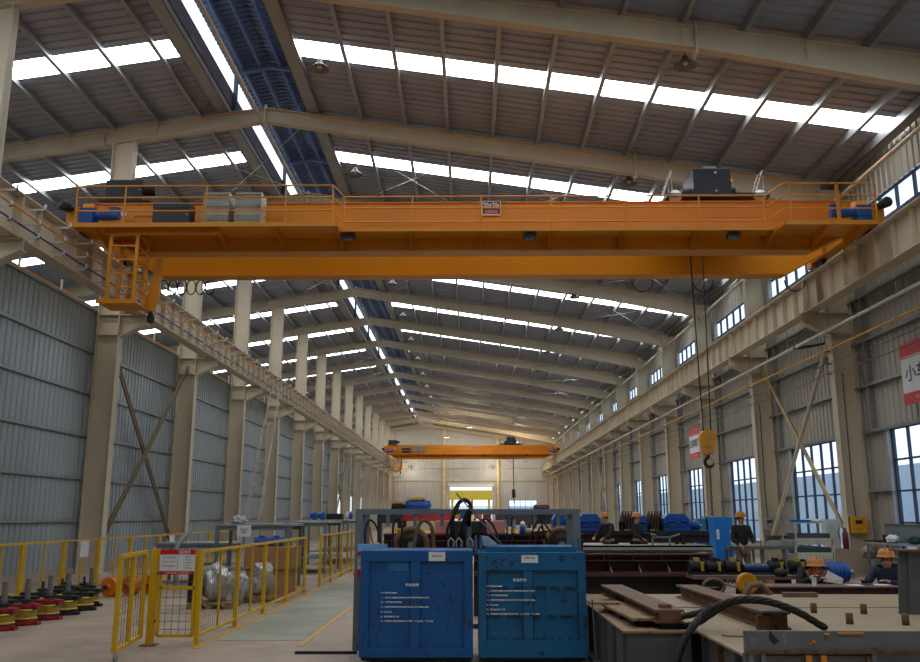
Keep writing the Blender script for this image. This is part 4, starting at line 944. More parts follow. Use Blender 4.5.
c = at(244,531,Y=20.5); box(c.x-.16,c.x+.16,20.49,20.51,c.z-.13,c.z+.13).build('face', paper, t); text('lettering','待检区\n编号',.07,ink,t,(c.x,20.485,c.z),(PI/2,0,0),0,(.17,.12)); box(c.x-.02,c.x+.02,20.51,20.535,1.0,1.4).build('strap', grey, t)
blob('plastic_bag',(at(238,520,Y=21).x,21.1,1.46),(.16,.1,.09),mat('white_plastic',(200,202,205),.4,var=.1),'white plastic bag on the left end of the nearest storage rack','bag',3,rough=.3)
for px,l in ((314,'left'),(322,'right')):
    c = at(px,519,Y=32); t = thing('blue_gear_motor', f'{l} of two blue gear motors on the third storage rack', 'motor', (c.x,32,1.5))
    MB().cyl((c.x-.14,32,1.64),(c.x+.1,32,1.7),.1,16).build('housing', blue_motor, t); box(c.x-.05,c.x+.12,31.9,32.1,1.5,1.66).build('gearbox', blue_motor, t, bevel=.02)
c = at(335,518,Y=33); box(c.x-.3,c.x+.3,32.8,33.3,1.5,1.72).build('tool_box', black, None, 'low black box lying on the third storage rack', 'box', bevel=.02)
c = at(297,540,Y=27); box(c.x-.28,c.x+.22,26.4,27.2,.452,.72).build('parts_bin', dark, None, 'dark parts bin on the lower shelf of the second storage rack', 'bin', bevel=.02)
for px,l,m_ in ((347,'left',white),(351,'right',blue_motor)):
    c = at(px,517,Y=34.6); MB().lathe([(.07,0),(.07,.22),(.03,.27),(.03,.31)],(c.x,34.6,1.5),n=14).build('spray_bottle', m_, None, f'{l} bottle at the far end of the third storage rack', 'bottle')
# bent grey post
MB().tube([at(176,585,Y=15.2),at(176,548,Y=15.2),at(181,540,Y=15.4),at(189,532,Y=15.7)],.045,10).build('bent_pipe_post', grey, None, 'bent grey pipe post just behind the gate sign', 'post')
# wooden step ladder by the aisle
t = thing('step_ladder', 'brown wooden step ladder standing by the aisle at the far fence', 'ladder', (-3.05,25.6,0))
for s in (-.16,.16):
    MB().bar((-3.05+s-.05,25.3,0),(-2.95,25.7,1.45),.04).build('leg', rustwood, t); MB().bar((-2.8+s,26.1,0),(-2.93,25.72,1.45),.035).build('leg', rustwood, t)
for k in range(4): z = .25+k*.28; MB().bar((-3.24+.06*k,25.37+k*.08,z),(-2.92+.01*k,25.37+k*.08,z),.03).build('rung', rustwood, t)
# tall ladder against the left runway
t = thing('long_ladder', 'long pale metal ladder leaning on the left runway beam', 'ladder', (-9.3,40.3,0))
A, B = Vector((-9.95,40.1,0)), Vector((-9.64,42.6,7.62)); sd = Vector((.0,1,0)).cross(B-A).normalized()*.0
u = (B-A).normalized(); side = Vector((1,.33,0)).normalized()*.3
lm = mat('pale_aluminium',(196,190,178),.4,.4)
for s in (-1,1): MB().bar(A+side*s,B+side*s*.7,.05,.07).build('stile', lm, t); MB().bar(A+side*s*1.0+Vector((.1,-1.0,0)),A.lerp(B,.82)+side*s*.9+Vector((.05,-.25,0)),.03,.04).build('handrail', lm, t)
for k in range(24): p = A.lerp(B,(k+.7)/25); s_ = side*(1-.3*(k+.7)/25); MB().bar(p-s_,p+s_,.03,.05).build('rung', lm, t)
# ================================================================ right side along the windows
def wallbox(px,py,m,lab,n,big=0,glass_=True):
    c = at(px,py,Y=YF(n)-.15); t = thing('control_box', lab, 'control box', (c.x,YF(n)-.1,c.z-.22))
    w,h = .22,.23
    box(c.x-w,c.x+w,YF(n)-.24,YF(n)-.02,c.z-h,c.z+h).build('body', m, t, bevel=.015); box(c.x-.1,c.x+.1,YF(n)-.245,YF(n)-.24,c.z+.03,c.z+.14).build('display', ink, t)
    for k in (-1,0,1): MB().cyl((c.x+k*.06,YF(n)-.26,c.z-.1),(c.x+k*.06,YF(n)-.24,c.z-.1),.012,8).build('button', ink, t)
    MB().tube([(c.x,YF(n)-.06,c.z+h),(c.x-.02,YF(n)-.04,c.z+.9),(c.x,YF(n)-.04,5.8)],.014,6).build('cable', mat('dark_conduit',(70,66,50),.6), t)
wallbox(858,525,mat('yellow_control_box',(232,160,18),.4,var=.05),'yellow control box on the nearest visible right column',0)
wallbox(769,524,mat('grey_control_box',(150,156,156),.4,var=.05),'grey control box on the second right column behind the standing worker',1)
# bench along the right wall
t = thing('work_bench', 'long grey open front workbench against the right wall at the frame edge', 'workbench', (11.1,21.5,0))
x0,y0,y1 = 10.85,17.8,24.6
box(x0,11.42,y0,y1,.9,.94).build('top', mat('grey_table_top',(150,156,156)), t); box(x0,11.42,y0,y1,.45,.47).build('shelf', grey, t); box(x0,11.42,y0,y1,.08,.11).build('shelf', grey, t)
for y in (y0,19.5,21.2,22.9,y1): MB().box(x0,x0+.05,y-.025,y+.025,0,.9).box(11.37,11.42,y-.025,y+.025,0,.9).build('leg', grey, t)
box(11.38,11.42,y0,y1,.94,1.4).build('back_panel', grey, t); box(11.36,11.44,y0,y1,1.38,1.43).build('panel_rim', greyd, t); box(11.3,11.38,y0,y1,.11,.45).build('kick_panel', dark, t)
for px,l,s,m_ in ((893,'white crumpled bag on the workbench beside the dark tins',(.15,.2,.1),white),(914,'dark green bundle at the end of the workbench by the frame edge',(.14,.2,.1),mat('dark_green_cloth',(40,70,76),.8))):
    c = at(px,540,X=11.1); blob('cloth_bundle',(11.1,c.y,.94),s,m_,l,'bundle',px)
for k,px in enumerate((885,889)): c = at(px,540,X=11.1); MB().lathe([(.06,0),(.06,.2),(.055,.21)],(11.1,c.y,.94),n=14).build('metal_tin', mat('dark_brown_tin',(70,52,44),.5,.3), None, f'{"first" if k==0 else "second"} dark tin on the workbench left of the white bag', 'tin')
c = at(866,558,X=11.05)
blob('sack',(11.05,c.y-.2,.47),(.18,.3,.17),mat('beige_sack',(170,155,140),.8,var=.2,scale=6),'beige sack on the shelf of the workbench','sack',21)
for k,(px,l) in enumerate(((870,'long dark tool'),(876,'short dark tool'))): c = at(px,541,X=11.1); box(11.0,11.2,c.y-.3,c.y+.15,.94,.99).build('hand_tool', dark, None, f'{l} lying on the workbench near the yellow control box', 'tool', bevel=.01)
# white cabinet and red bottle at the near right column foot
c = at(838,537,Y=24.9); box(c.x-.28,c.x+.1,25.0,25.3,.75,1.55).build('switch_cabinet', mat('pale_cabinet',(186,190,186),.5), None, 'pale electrical cabinet beside the foot of the nearest right column', 'cabinet', bevel=.01)
t = thing('fire_extinguisher', 'dark red extinguisher standing beside the nearest right column', 'fire extinguisher', (c.x+.12,24.7,.62))
MB().lathe([(.08,0),(.08,.4),(.04,.48),(.03,.55)],(c.x+.14,24.75,.75),n=16).build('bottle', mat('dark_red_paint',(110,30,36),.4), t); MB().tube([(c.x+.14,24.7,1.3),(c.x-.0,24.7,1.35),(c.x-.08,24.7,1.2),(c.x-.02,24.7,1.0)],.012,6).build('hose', black, t)
box(c.x-.3,c.x+.28,24.65,25.3,0,.75).build('stand', plate, None, 'pale plinth below the electrical cabinet at the right column', 'plinth')
# parts shelving with louvre bins
def pshelf(x0,x1,y0,y1,zs,lab,rail=True):
    t = thing('parts_rack', lab, 'rack', ((x0+x1)/2,(y0+y1)/2,0)); pm = mat('pale_rack_paint',(172,176,168),.5)
    for x in (x0,x1):
        for y in (y0,y1): box(x-.02,x+.02,y-.02,y+.02,0,max(zs)+.02).build('post', pm, t)
    for z in zs:
        s = box(x0,x1,y0,y1,z-.02,z).build('shelf', pm, t); box(x0+.02,x1-.02,y0+.05,y1-.3,z,z+.14).build('contents', mat('dark_bin',(64,70,78),.5), t)
        box(x0,x1,y0-.02,y0-.005,z-.1,z+.04).build('bin_front', pm, s)
        for k in range(8): xx = x0+(x1-x0)*(k+.5)/8; box(xx-.018,xx+.018,y0-.024,y0-.02,z-.01,z+.03).build('slot', mat('yellowish_slot',(200,196,150),.5), s)
    return t
a,b = at(795,540,Y=19.5).x, at(816,540,Y=19.5).x
pshelf(a,b+.35,19.5,20.3,(.5,.83,1.13),'pale parts rack with bins behind the crouching worker')
MB().box(a,b+.36,19.45,20.3,1.48,1.5).box(a,a+.03,19.46,19.49,1.13,1.5).box(b+.33,b+.36,19.46,19.49,1.13,1.5).box(a,a+.03,20.26,20.29,1.13,1.5).box(b+.33,b+.36,20.26,20.29,1.13,1.5).build('rack_tray', mat('pale_rack_paint',(172,176,168)), None, 'thin raised tray frame on top of the parts rack', 'tray')
a2,b2 = at(769,540,Y=20.6).x, at(787,540,Y=20.6).x
pshelf(a2,b2+.15,20.6,21.2,(1.06,),'small pale parts rack at the left of the larger one')
c = at(797,521,Y=19.8); box(c.x-.1,c.x+.25,19.7,20.0,1.502,1.56).build('blue_folder', blue_motor, None, 'blue folder lying on top of the parts rack', 'folder')
c = at(813,521,Y=19.8); blob('paper_heap',(c.x,19.85,1.502),(.2,.14,.04),paper,'crumpled white papers on top of the parts rack','papers',4)
c = at(787,527,Y=20.6); blob('grey_cloth',(c.x+.05,20.8,1.062),(.16,.12,.12),mat('grey_cloth',(140,134,130),.8),'grey bundle on the small parts rack','bundle',8)
for k,px in enumerate((797,806,816)): c = at(px,560,Y=19.9); box(c.x-.08,c.x+.08,19.7,20.1,.832,.95).build('storage_bin', mat('dark_bin',(64,70,78),.5), None, f'dark storage bin on the middle shelf of the parts rack, {ORD[k]} from the left', 'bin', bevel=.01)
# tall blue cabinet and grey console
c0,c1 = at(715,530,Y=23).x, at(733,530,Y=23).x
bb = mat('bright_blue_cabinet',(20,122,210),.4,var=.05)
t = thing('blue_cabinet', 'tall bright blue cabinet standing left of the standing worker', 'cabinet', ((c0+c1)/2,23.3,0))
box(c0,c1,23,23.6,.06,1.62).build('body', bb, t, bevel=.012); box(c0+.02,c0+.18,22.985,23,.1,1.58).build('door', bb, t); box(c0+.03,c0+.1,22.975,22.985,1.05,1.3).build('label_plate', paper, t); box(c0,c1,23,23.6,0,.06).build('base', dark, t)
c = at(738,534,Y=22.2); box(c.x-.14,c.x+.14,22.1,22.4,.9,1.3).build('welder', mat('pale_cabinet',(186,190,186)), None, 'small pale grey machine between the blue cabinet and the standing worker', 'machine', bevel=.015)
t = thing('side_table', 'low dark table carrying the small pale machine', 'table', (c.x,22.25,0)); box(c.x-.3,c.x+.35,22.0,22.5,.84,.9).build('top', greyd, t)
for a_ in (-.28,.28):
    for b_ in (22.05,22.4): box(c.x+a_,c.x+a_+.05,b_,b_+.05,0,.84).build('leg', greyd, t)

for i,(px,h_) in enumerate(((703,1.55),(711,1.62))):
    c = at(px,525,Y=30); box(c.x-.18,c.x+.18,30,30.4,0,h_).build('blue_machine', mat('cyan_machine',(40,120,160),.5), None, f'{"left" if i==0 else "right"} teal machine cabinet at the window behind the blue gearbox', 'machine', bevel=.02)
xa_, xb_2 = at(745,545,Y=19).x, at(793,545,Y=19).x; t = thing('steel_trestle', 'dark trestle bar between the standing worker and the parts rack', 'trestle', ((xa_+xb_2)/2,19,0))
box(xa_,xb_2,18.9,19.1,.95,1.02).build('beam', greyd, t)
for x in (xa_+.35,xb_2-.2): box(x-.03,x+.03,18.95,19.05,0,.95).build('leg', greyd, t)
for i,px in enumerate((765,778)):
    c = at(px,556,Y=20); carton(c.x-.18,c.x+.12,20,20.3,0,.62,f'{"left" if i==0 else "right"} cardboard box below the grey control box')
# ================================================================ middle and right: girders, winches, people
def flat_girder(x0,x1,y0,y1,z0,z1,m,lab,taper=0,gus=6,nm='steel_girder',two=True):
    """crane girder lying on its side with flange shelf and triangular gussets facing the viewer"""
    t = thing(nm, lab, 'girder', ((x0+x1)/2,(y0+y1)/2,0)); h = z1-z0
    pr = [(x0,z0),(x1,z0),(x1+taper,z0-.02 if taper else z0),(x1+taper,z0+h*.35 if taper else z1),(x1,z1),(x0,z1)]
    MB().prism([(x,y0+.35,z) for x,z in pr],(0,y1-y0-.35,0)).build('web', m, t)
    MB().box(x0,x1,y0,y0+.4,z0,z0+.06).build('bottom_flange', m, t); MB().box(x0,x1+taper*.2,y0+.2,y1,z1-.03,z1).build('top_flange', m, t)
    if two: MB().box(x0,x1,y0+.15,y0+.37,z0+h*.66,z0+h*.69).build('shelf', m, t)
    for k in range(gus):
        x = x0+(x1-x0)*(k+.7)/gus
        MB().prism([(x,y0+.02,z0+.06),(x,y0+.36,z0+.06),(x,y0+.36,z0+h*.66)],(.02,0,0)).build('gusset', mat('primer_gusset',(128,96,80),.6,var=.15), t)
        MB().box(x-.1,x-.085,y0+.2,y0+.36,z0+h*.69,z1-.03).build('stiffener', m, t)
    return t
def trestle(x,y0,y1,h,lab):
    t = thing('steel_trestle', lab, 'trestle', (x,(y0+y1)/2,0))
    box(x-.08,x+.08,y0,y1,h-.1,h).build('beam', dark, t)
    for y in (y0+.1,y1-.1): box(x-.06,x+.06,y-.05,y+.05,0,h-.1).build('leg', dark, t)
Yg = 15.0
xa, xb_ = at(588,560,Y=Yg).x-1.9, at(708,560,Y=Yg).x
z1, z0 = at(650,553,Y=Yg+.4).z, at(650,576.5,Y=Yg).z
flat_girder(xa,xb_,Yg,Yg+.9,z0,z1,maroon,'dark red primed girder with triangular gussets lying behind the teal locker',taper=.75,gus=8)
box(xa,xb_+.2,Yg+.25,Yg+.95,0,z0).build('shade_block', mat('shade_black',(34,28,28),.6,var=.2), None, 'added black block standing in for the shade under the dark red gusseted girder', 'girder')  # added near-black box: the shade under the girder put in as a solid
box(xa,xb_+.6,Yg+1.3,Yg+1.9,0,z0+.1).build('shade_block', mat('shade_black',(34,28,28)), None, 'second added black block for the shade, hidden mostly behind the dark red girder', 'girder')  # another added dark box, keeps the gap below the girder black like deep shade
# second girder seen through the rack
xa2, xb2 = at(382,540,Y=17.2).x, at(585,540,Y=17.2).x; z1b, z0b = at(480,534,Y=17.2).z, at(480,556,Y=17.2).z
flat_girder(xa2,xb2,17.2,18.0,z0b,z1b,maroon,'dark red girder seen through the sling rack behind both lockers',gus=7)
for i,x in enumerate((xa2+.3,xb2-.4)): trestle(x,17.3,17.9,z0b,f'dark trestle under the girder behind the rack, {"left" if i==0 else "right"} one')
a,b = at(435,525,Y=17.5).x, at(505,525,Y=17.5).x; za = z1b
box(a,b,17.4,17.95,za,za+.25).build('primed_beam', pink, None, 'salmon primed beam lying on the girder behind the rack', 'beam', bevel=.02)
a,b = at(452,530,Y=17.2).x, at(486,530,Y=17.2).x
box(a,b,17.25,17.38,za,za+.24).build('black_case', black, None, 'black case in front of the salmon beam behind the rack', 'case', bevel=.02)
c = at(523,531,Y=17.4); t = thing('plastic_bottle','white and blue bottle standing on the girder behind the rack','bottle',(c.x,17.45,za))
MB().lathe([(.06,0),(.06,.14),(.05,.15)],(c.x,17.45,za),n=14).build('body', blue_motor, t); MB().lathe([(.05,.15),(.05,.2),(.02,.24)],(c.x,17.45,za),n=14).build('cap', white, t)
blob('beige_rag',(at(532,533,Y=17.5).x,17.5,za),(.25,.12,.05),mat('beige_rag',(176,158,130),.8),'beige rag lying on the girder right of the bottle','rag',31)
# grey platform girder further back
xa3, xb3 = at(588,548,Y=20.5).x, at(713,548,Y=20.5).x; z1c = at(640,545.5,Y=20.5).z
t = thing('grey_girder','long grey girder lying behind the dark red one on the right','girder',((xa3+xb3)/2,20.9,0))
MB().box(xa3-1,xb3,20.5,21.3,z1c-.04,z1c).box(xa3-1,xb3,20.6,21.2,z1c-.5,z1c-.04).build('box_section', grey, t); MB().box(xa3-1,xb3,20.5,20.56,z1c-.1,z1c).build('flange', mat('light_edge_steel',(150,150,140),.5), t)
for i,x in enumerate((xa3,xb3-.4)): trestle(x,20.6,21.2,z1c-.5,f'dark trestle under the grey girder, {"left" if i==0 else "right"} one')
c = at(665,545,Y=20.7); mb = MB()
for px in (653,670): x = at(px,545,Y=20.7).x; mb.box(x-.02,x+.02,20.7,20.74,z1c,z1c+.18)
mb.box(at(653,545,Y=20.7).x,at(671,545,Y=20.7).x,20.7,20.74,z1c+.16,z1c+.2); mb.bar((at(670,540,Y=20.7).x,20.72,z1c+.18),at(680,534,Y=20.72),.04); mb.build('guard_frame', grey, None, 'small grey tube frame standing on the grey girder', 'frame')
# winch trolleys with blue gearboxes
def winch_base(xa,xb,y,z,lab):
    t = thing('winch_frame', lab, 'winch frame', ((xa+xb)/2,y,0))
    box(xa,xb,y-.5,y+.5,z-.12,z).build('deck', dark, t)
    k = 0; x = xa+.1
    while x < xb: MB().box(x-.05,x+.05,y-.45,y-.35,0,z-.12).box(x-.05,x+.05,y+.35,y+.45,0,z-.12).build('leg', dark, t); x += 1.1
    box(xa,xb,y-.42,y-.38,.45,.55).build('rail', dark, t)
    MB().box(xa,xb,y-.36,y+.36,z-.35,z-.12).build('beam', dark, t)
def gearbox(px0,px1,y,z,h,lab,m=None):
    xa,xb = at(px0,520,Y=y).x, at(px1,520,Y=y).x; w = xb-xa; m = m or blue_motor
    t = thing('blue_gearbox', lab, 'gearbox', ((xa+xb)/2,y,z))
    pr = [(xa,z+.08),(xb,z+.08),(xb,z+h*.62),(xb-w*.2,z+h),(xa+w*.22,z+h),(xa,z+h*.7)]
    MB().prism([(x,y-.3,q) for x,q in pr],(0,.6,0)).build('housing', m, t, bevel=.03)
    box(xa-.03,xb+.03,y-.36,y+.36,z+h*.42,z+h*.5).build('split_flange', m, t)
    for k in range(7): MB().cyl((xa+w*(k+.5)/7,y-.335,z+h*.38),(xa+w*(k+.5)/7,y-.335,z+h*.55),.025,8).build('bolt', m, t)
    for k in (.28,.72): MB().cyl((xa+w*k,y-.36,z+h*.46),(xa+w*k,y-.3,z+h*.46),h*.2,16).build('bearing_cap', m, t)
    box(xa,xb,y-.32,y+.32,z,z+.08).build('foot', m, t)
    return t
def drum(px0,px1,y,z,h,lab):
    xa,xb = at(px0,520,Y=y).x, at(px1,520,Y=y).x; t = thing('rope_drum', lab, 'drum', ((xa+xb)/2,y,z)); r = h/2
    rb = mat('brown_greasy_steel',(74,58,50),.5,.3,var=.4,scale=8)
    MB().lathe([(r,0),(r,.05),(r*.75,.06),(r*.75,(xb-xa)-.06),(r,(xb-xa)-.05),(r,xb-xa)],(xa,y,z+r),(1,0,0),22).build('barrel', rb, t)
    n = max(3,int((xb-xa)/.09))
    for k in range(n): x = xa+.06+(xb-xa-.12)*(k+.5)/n; MB().tube([(x,y+r*.82*math.cos(a),z+r+r*.82*math.sin(a)) for a in [j*PI/7 for j in range(14)]],.03,6,closed=True).build('rope_turn', rb, t)
    MB().box(xa,xa+.06,y-.3,y+.3,z,z+r).box(xb-.06,xb,y-.3,y+.3,z,z+r).build('bracket', dark, t)
    for k in range(5): x = xa+(xb-xa)*(k+.5)/5; MB().box(x-.02,x+.02,y-.3,y-.25,z,z+h*1.1).build('brake_arm', rb, t)
yw = 27.0; zw = at(640,530.5,Y=yw).z
winch_base(at(540,535,Y=yw).x,at(601,535,Y=yw).x,yw,zw,'dark winch frame under the blue gearboxes right of the rack'); winch_base(at(603,535,Y=yw).x,at(712,535,Y=yw).x,yw,zw,'long dark winch frame behind the two far workers')
hgb = at(640,513.5,Y=yw).z-zw
gearbox(552,566,yw,zw,hgb*.95,'blue gearbox seen through the right end of the sling rack'); gearbox(577,600,yw,zw,hgb,'large blue gearbox just right of the sling rack')
drum(566,576,yw,zw,hgb*.9,'dark drum between the first two blue gearboxes')
drum(620,634,yw,zw,hgb*1.03,'brown rope drum left of the middle blue gearbox'); gearbox(635,645,yw,zw,hgb*.9,'narrow blue gearbox behind the far standing worker'); drum(646,660,yw,zw,hgb*1.03,'brown rope drum left of the big right blue gearbox'); gearbox(661,688,yw,zw,hgb,'biggest blue gearbox at the right end of the long winch frame')
def smotor(px,py,y,r,l,lab,m=None,ax=(1,0,0),z=None):
    c = at(px,py,Y=y); z = c.z-r if z is None else z; t = thing('electric_motor', lab, 'motor', (c.x,y,z)); m = m or blue_motor; a = Vector(ax).normalized(); o = Vector((c.x,y,z+r))
    MB().cyl(o-a*l/2,o+a*l/2,r*.9,18).build('housing', m, t)
    for k in range(5): q = o+a*(l*(-.3+.15*k)); MB().cyl(q-a*.012,q+a*.012,r,18).build('fin', m, t)
    MB().cyl(o+a*l/2,o+a*(l/2+.1),r*.25,10).build('shaft', galv, t); MB().cyl(o-a*(l/2+.05),o-a*l/2,r*.8,16).build('fan_cover', m, t)
    MB().box(o.x-r*.7,o.x+r*.7,o.y-r*.7,o.y+r*.7,z,z+.03).build('foot', m, t)
smotor(694,527,yw,.14,.3,'small blue motor at the right end of the long winch frame',z=zw); smotor(606,527,yw,.13,.25,'small blue motor between the two winch frames',z=zw)
# far background machines
def farbox(px0,px1,py0,py1,y,d,m,nm,cat,lab,bev=.05,zb=None):
    a, b = at(px0,py1,Y=y), at(px1,py0,Y=y)
    t = thing(nm, lab, cat, ((a.x+b.x)/2,y+d/2,0)); z0_ = a.z if zb is None else zb
    box(a.x,b.x,y,y+d,z0_,b.z).build('body', m, t, bevel=bev); w = b.x-a.x
    for k in ((.08,.92) if zb is None else ()): box(a.x+w*k-.1,a.x+w*k+.1,y+.1,y+d-.1,0,z0_).build('support', dark, t)
    return t, a, b
farbox(400,452,510.5,521,58,1.2,mat('signal_red_primer',(196,44,44),.5),'red_girder','girder','bright red girder lying far down the hall, seen over the rack')
farbox(377,401,512,523,56,1.5,mat('dark_navy_paint',(30,38,56),.5),'navy_machine','machine','dark navy machine far down the hall at the left rack post')
farbox(496,532,511,525,60,1.5,mat('dusky_primer',(70,56,66),.6),'dusky_girder','girder','dusky primed girder far down the hall, right of the far door')
farbox(532,566,510,524,62,1.5,mat('dark_navy_paint',(30,38,56)),'navy_girder','girder','navy girder far down the hall at the right part of the rack')
t,a,b = farbox(404,431,499,511,57.6,1.6,blue_motor,'blue_winch','winch','big blue winch housing far down the hall above the red girder',bev=.4,zb=at(410,511,Y=58).z)
box(a.x+.2,b.x-.4,57.5,57.9,b.z,b.z+.12).build('yellow_cap', yellow, t)
t,a,b = farbox(391,404,503,511.5,57.6,1.2,dark,'dark_winch','winch','dark winch with yellow cap left of the big far blue winch',bev=.2,zb=at(395,512,Y=58).z)
box(a.x,b.x,57.5,57.7,b.z,b.z+.1).build('yellow_cap', yellow, t)
t,a,b = farbox(534,550,504,511,61,1.2,mat('dark_red_machine',(84,40,42),.5),'red_winch','winch','dark red winch far down the hall below the small far window',bev=.25,zb=at(540,511,Y=61).z)
farbox(552,572,509.5,521,64,1.2,blue_motor,'blue_winch','winch','blue winch far down the hall beside the right columns',bev=.2)
for i,(px,m_) in enumerate(((456,orange),(463,blue_motor),(478,mat('vivid_orange',(230,90,40),.5)),(487,redm))): farbox(px-4,px+4,514,519,66+i,1,m_,'stored_machine','machine',['orange machine at the foot of the far door, leftmost of four','blue machine at the foot of the far door, left of its middle','vivid orange machine at the foot of the far door','red machine at the foot of the far door, rightmost of four'][i])
# near right assembly deck: girders side by side on low stands
zd = .6
t = thing('box_girder','grey box girder end with rusty top plate in front right of the lockers','girder',(1.7,9.2,0))
MB().box(1.42,2.09,8.5,12.4,zd-.02,zd).build('top_plate', rustwood, t); MB().box(1.46,2.05,8.53,12.4,.06,zd-.02).build('web', greyd, t); MB().box(1.38,2.09,8.5,12.4,.0,.06).build('bottom_plate', greyd, t)
for k in range(6): MB().box(1.425,1.46,8.6+k*.6,8.615+k*.6,.06,zd-.02).build('stiffener', greyd, t)
t = thing('plate_girder','wide pale primed plate girder forming the work deck at the right','girder',(3.6,8.6,0))
MB().box(2.11,7.4,6.3,10.6,zd-.02,zd).build('top_plate', plate, t)
MB().box(2.17,2.2,6.3,10.55,.05,zd-.02).build('web', greyd, t); MB().box(2.11,2.5,6.3,10.5,.0,.05).build('bottom_plate', greyd, t)
for k in range(7): MB().box(2.12,2.17,6.4+k*.5,6.415+k*.5,.05,zd-.02).build('stiffener', rust if k%3==0 else greyd, t)
MB().box(7.3,7.34,6.3,9.5,0,zd-.02).build('web', greyd, t)
MB().lathe([(.09,-.003),(.09,.003)],(2.166,7.9,.3),(1,0,0),22).build('access_hole', black, t)
t = thing('plate_girder','second pale primed plate girder behind the first, split by a dark seam','girder',(4.2,10.7,0))
MB().box(2.11,7.4,10.68,12.4,zd-.02,zd).build('top_plate', plate, t); MB().box(2.2,7.2,10.9,10.94,0,zd-.02).build('web', greyd, t); MB().box(2.2,7.2,12.2,12.24,0,zd-.02).build('web', greyd, t)
for i,(px,py) in enumerate(((814,613),(864,614),(850,624),(906,625))):
    c = at(px,py,Z=zd); MB().lathe([(.035,0),(.035,.1),(.03,.105)],(c.x,c.y,zd),n=14).build('locating_stud', rust, None, f'short rusty stud standing on the pale deck, {["left one of the rear pair","right one of the rear pair","middle one near the grey plate","one nearest the frame edge"][i]}', 'stud')
# rusty I beams on the deck
def ibeam_thing(x0,y0,x1,y1,zb,h,w,m,lab,blocks=True):
    t = thing('rusty_beam', lab, 'steel beam', ((x0+x1)/2,(y0+y1)/2,zb))
    MB().bar((x0,y0,zb+h-.012),(x1,y1,zb+h-.012),w,.024).build('top_flange', rustb, t); MB().bar((x0,y0,zb+h/2),(x1,y1,zb+h/2),w*.55,h-.03).build('web', rust, t); MB().bar((x0,y0,zb+.008),(x1,y1,zb+.008),w,.016).build('bottom_flange', rust, t)
    d = Vector((x1-x0,y1-y0,0)).normalized(); MB().bar(Vector((x0,y0,zb+h/2))-d*.005,Vector((x0,y0,zb+h/2))+d*.01,w*.75,h-.03).build('end_plate', rust, t)
    return t
A0, A1 = at(670,610,Z=.78), at(611,584.5,Z=.78)
for i in range(7):
    y = 9.05+i*.42; p = A0.lerp(A1,(i+.4)/8.2); MB().box(p.x-.08,p.x+.08,p.y-.07,p.y+.07,zd,zd+.055).build('packing_block', dark, None, f'dark packing block under the left rusty beam, {ORD[i]} from its near end', 'block')

ibeam_thing(A0.x,A0.y,A1.x,A1.y,zd+.06,.12,.27,rust,'rusty brown beam raised on blocks, the left one of the two long beams')
C0, C1 = at(776,612,Z=.76), at(686,584.5,Z=.76)
ibeam_thing(C0.x,C0.y,C1.x,C1.y,zd,.16,.27,rust,'rusty brown beam lying directly on the pale deck, the right one of two')
A = A0.lerp(A1,.06); box(A.x-.05,A.x+.05,A.y-.05,A.y+.08,.78,.815).build('rust_block', rust, None, 'small rusty block on the near end of the left beam', 'block')
B0, B1 = at(651,618,Z=.69), at(612,601,Z=.69)
B0.x -= .03; B1.x -= .02
for i in range(3): p = B0.lerp(B1,.15+.33*i); MB().box(p.x-.1,p.x+.1,p.y-.1,p.y+.1,zd,.66).build('packing_block', dark, None, f'dark packing block under the pale rusty plate, {ORD[i]} from its near end', 'block')
t = MB().bar((B0.x,B0.y,.675),(B1.x,B1.y,.675),.3,.025).build('steel_plank', rustwood, None, 'pale rusty plate left of the raised beam, its near end above the girder corner', 'steel plate')
p = at(601,602,Z=.71); MB().box(p.x-.14,p.x+.2,p.y-.1,p.y+.1,.69,.715).box(p.x+.04,p.x+.16,p.y-.05,p.y+.05,.6,.69).build('cross_plate', rustwood, None, 'short rusty cross plate sticking out towards the teal locker', 'steel plate')
# cap on beam C near end
p = at(778,611,Z=.78); MB().box(p.x-.16,p.x+.16,p.y-.02,p.y+.12,.765,.78).build('cover_sheet', greyb, None, 'small grey plate lying on the near end of the right rusty beam', 'plate')
p = at(764,630,Z=zd); box(p.x-.06,p.x+.06,p.y-.05,p.y+.05,zd,zd+.13).build('rust_block', rust, None, 'rusty block standing beside the corner of the grey end plate', 'block')
p = at(800,597,Z=zd); box(p.x-.22,p.x+.22,p.y-.05,p.y+.05,zd,zd+.06).build('rusty_bar', rustb, None, 'flat rusty bar lying at the back of the deck near the dark table', 'bar', bevel=.01)
MB().tube([at(722,635,Z=zd+.01),at(727,636,Z=zd+.015),at(745,636.5,Z=zd+.012)],.007,6).build('wire_hook', rust, None, 'thin rusty wire hook on the deck left of the grey end plate', 'wire')
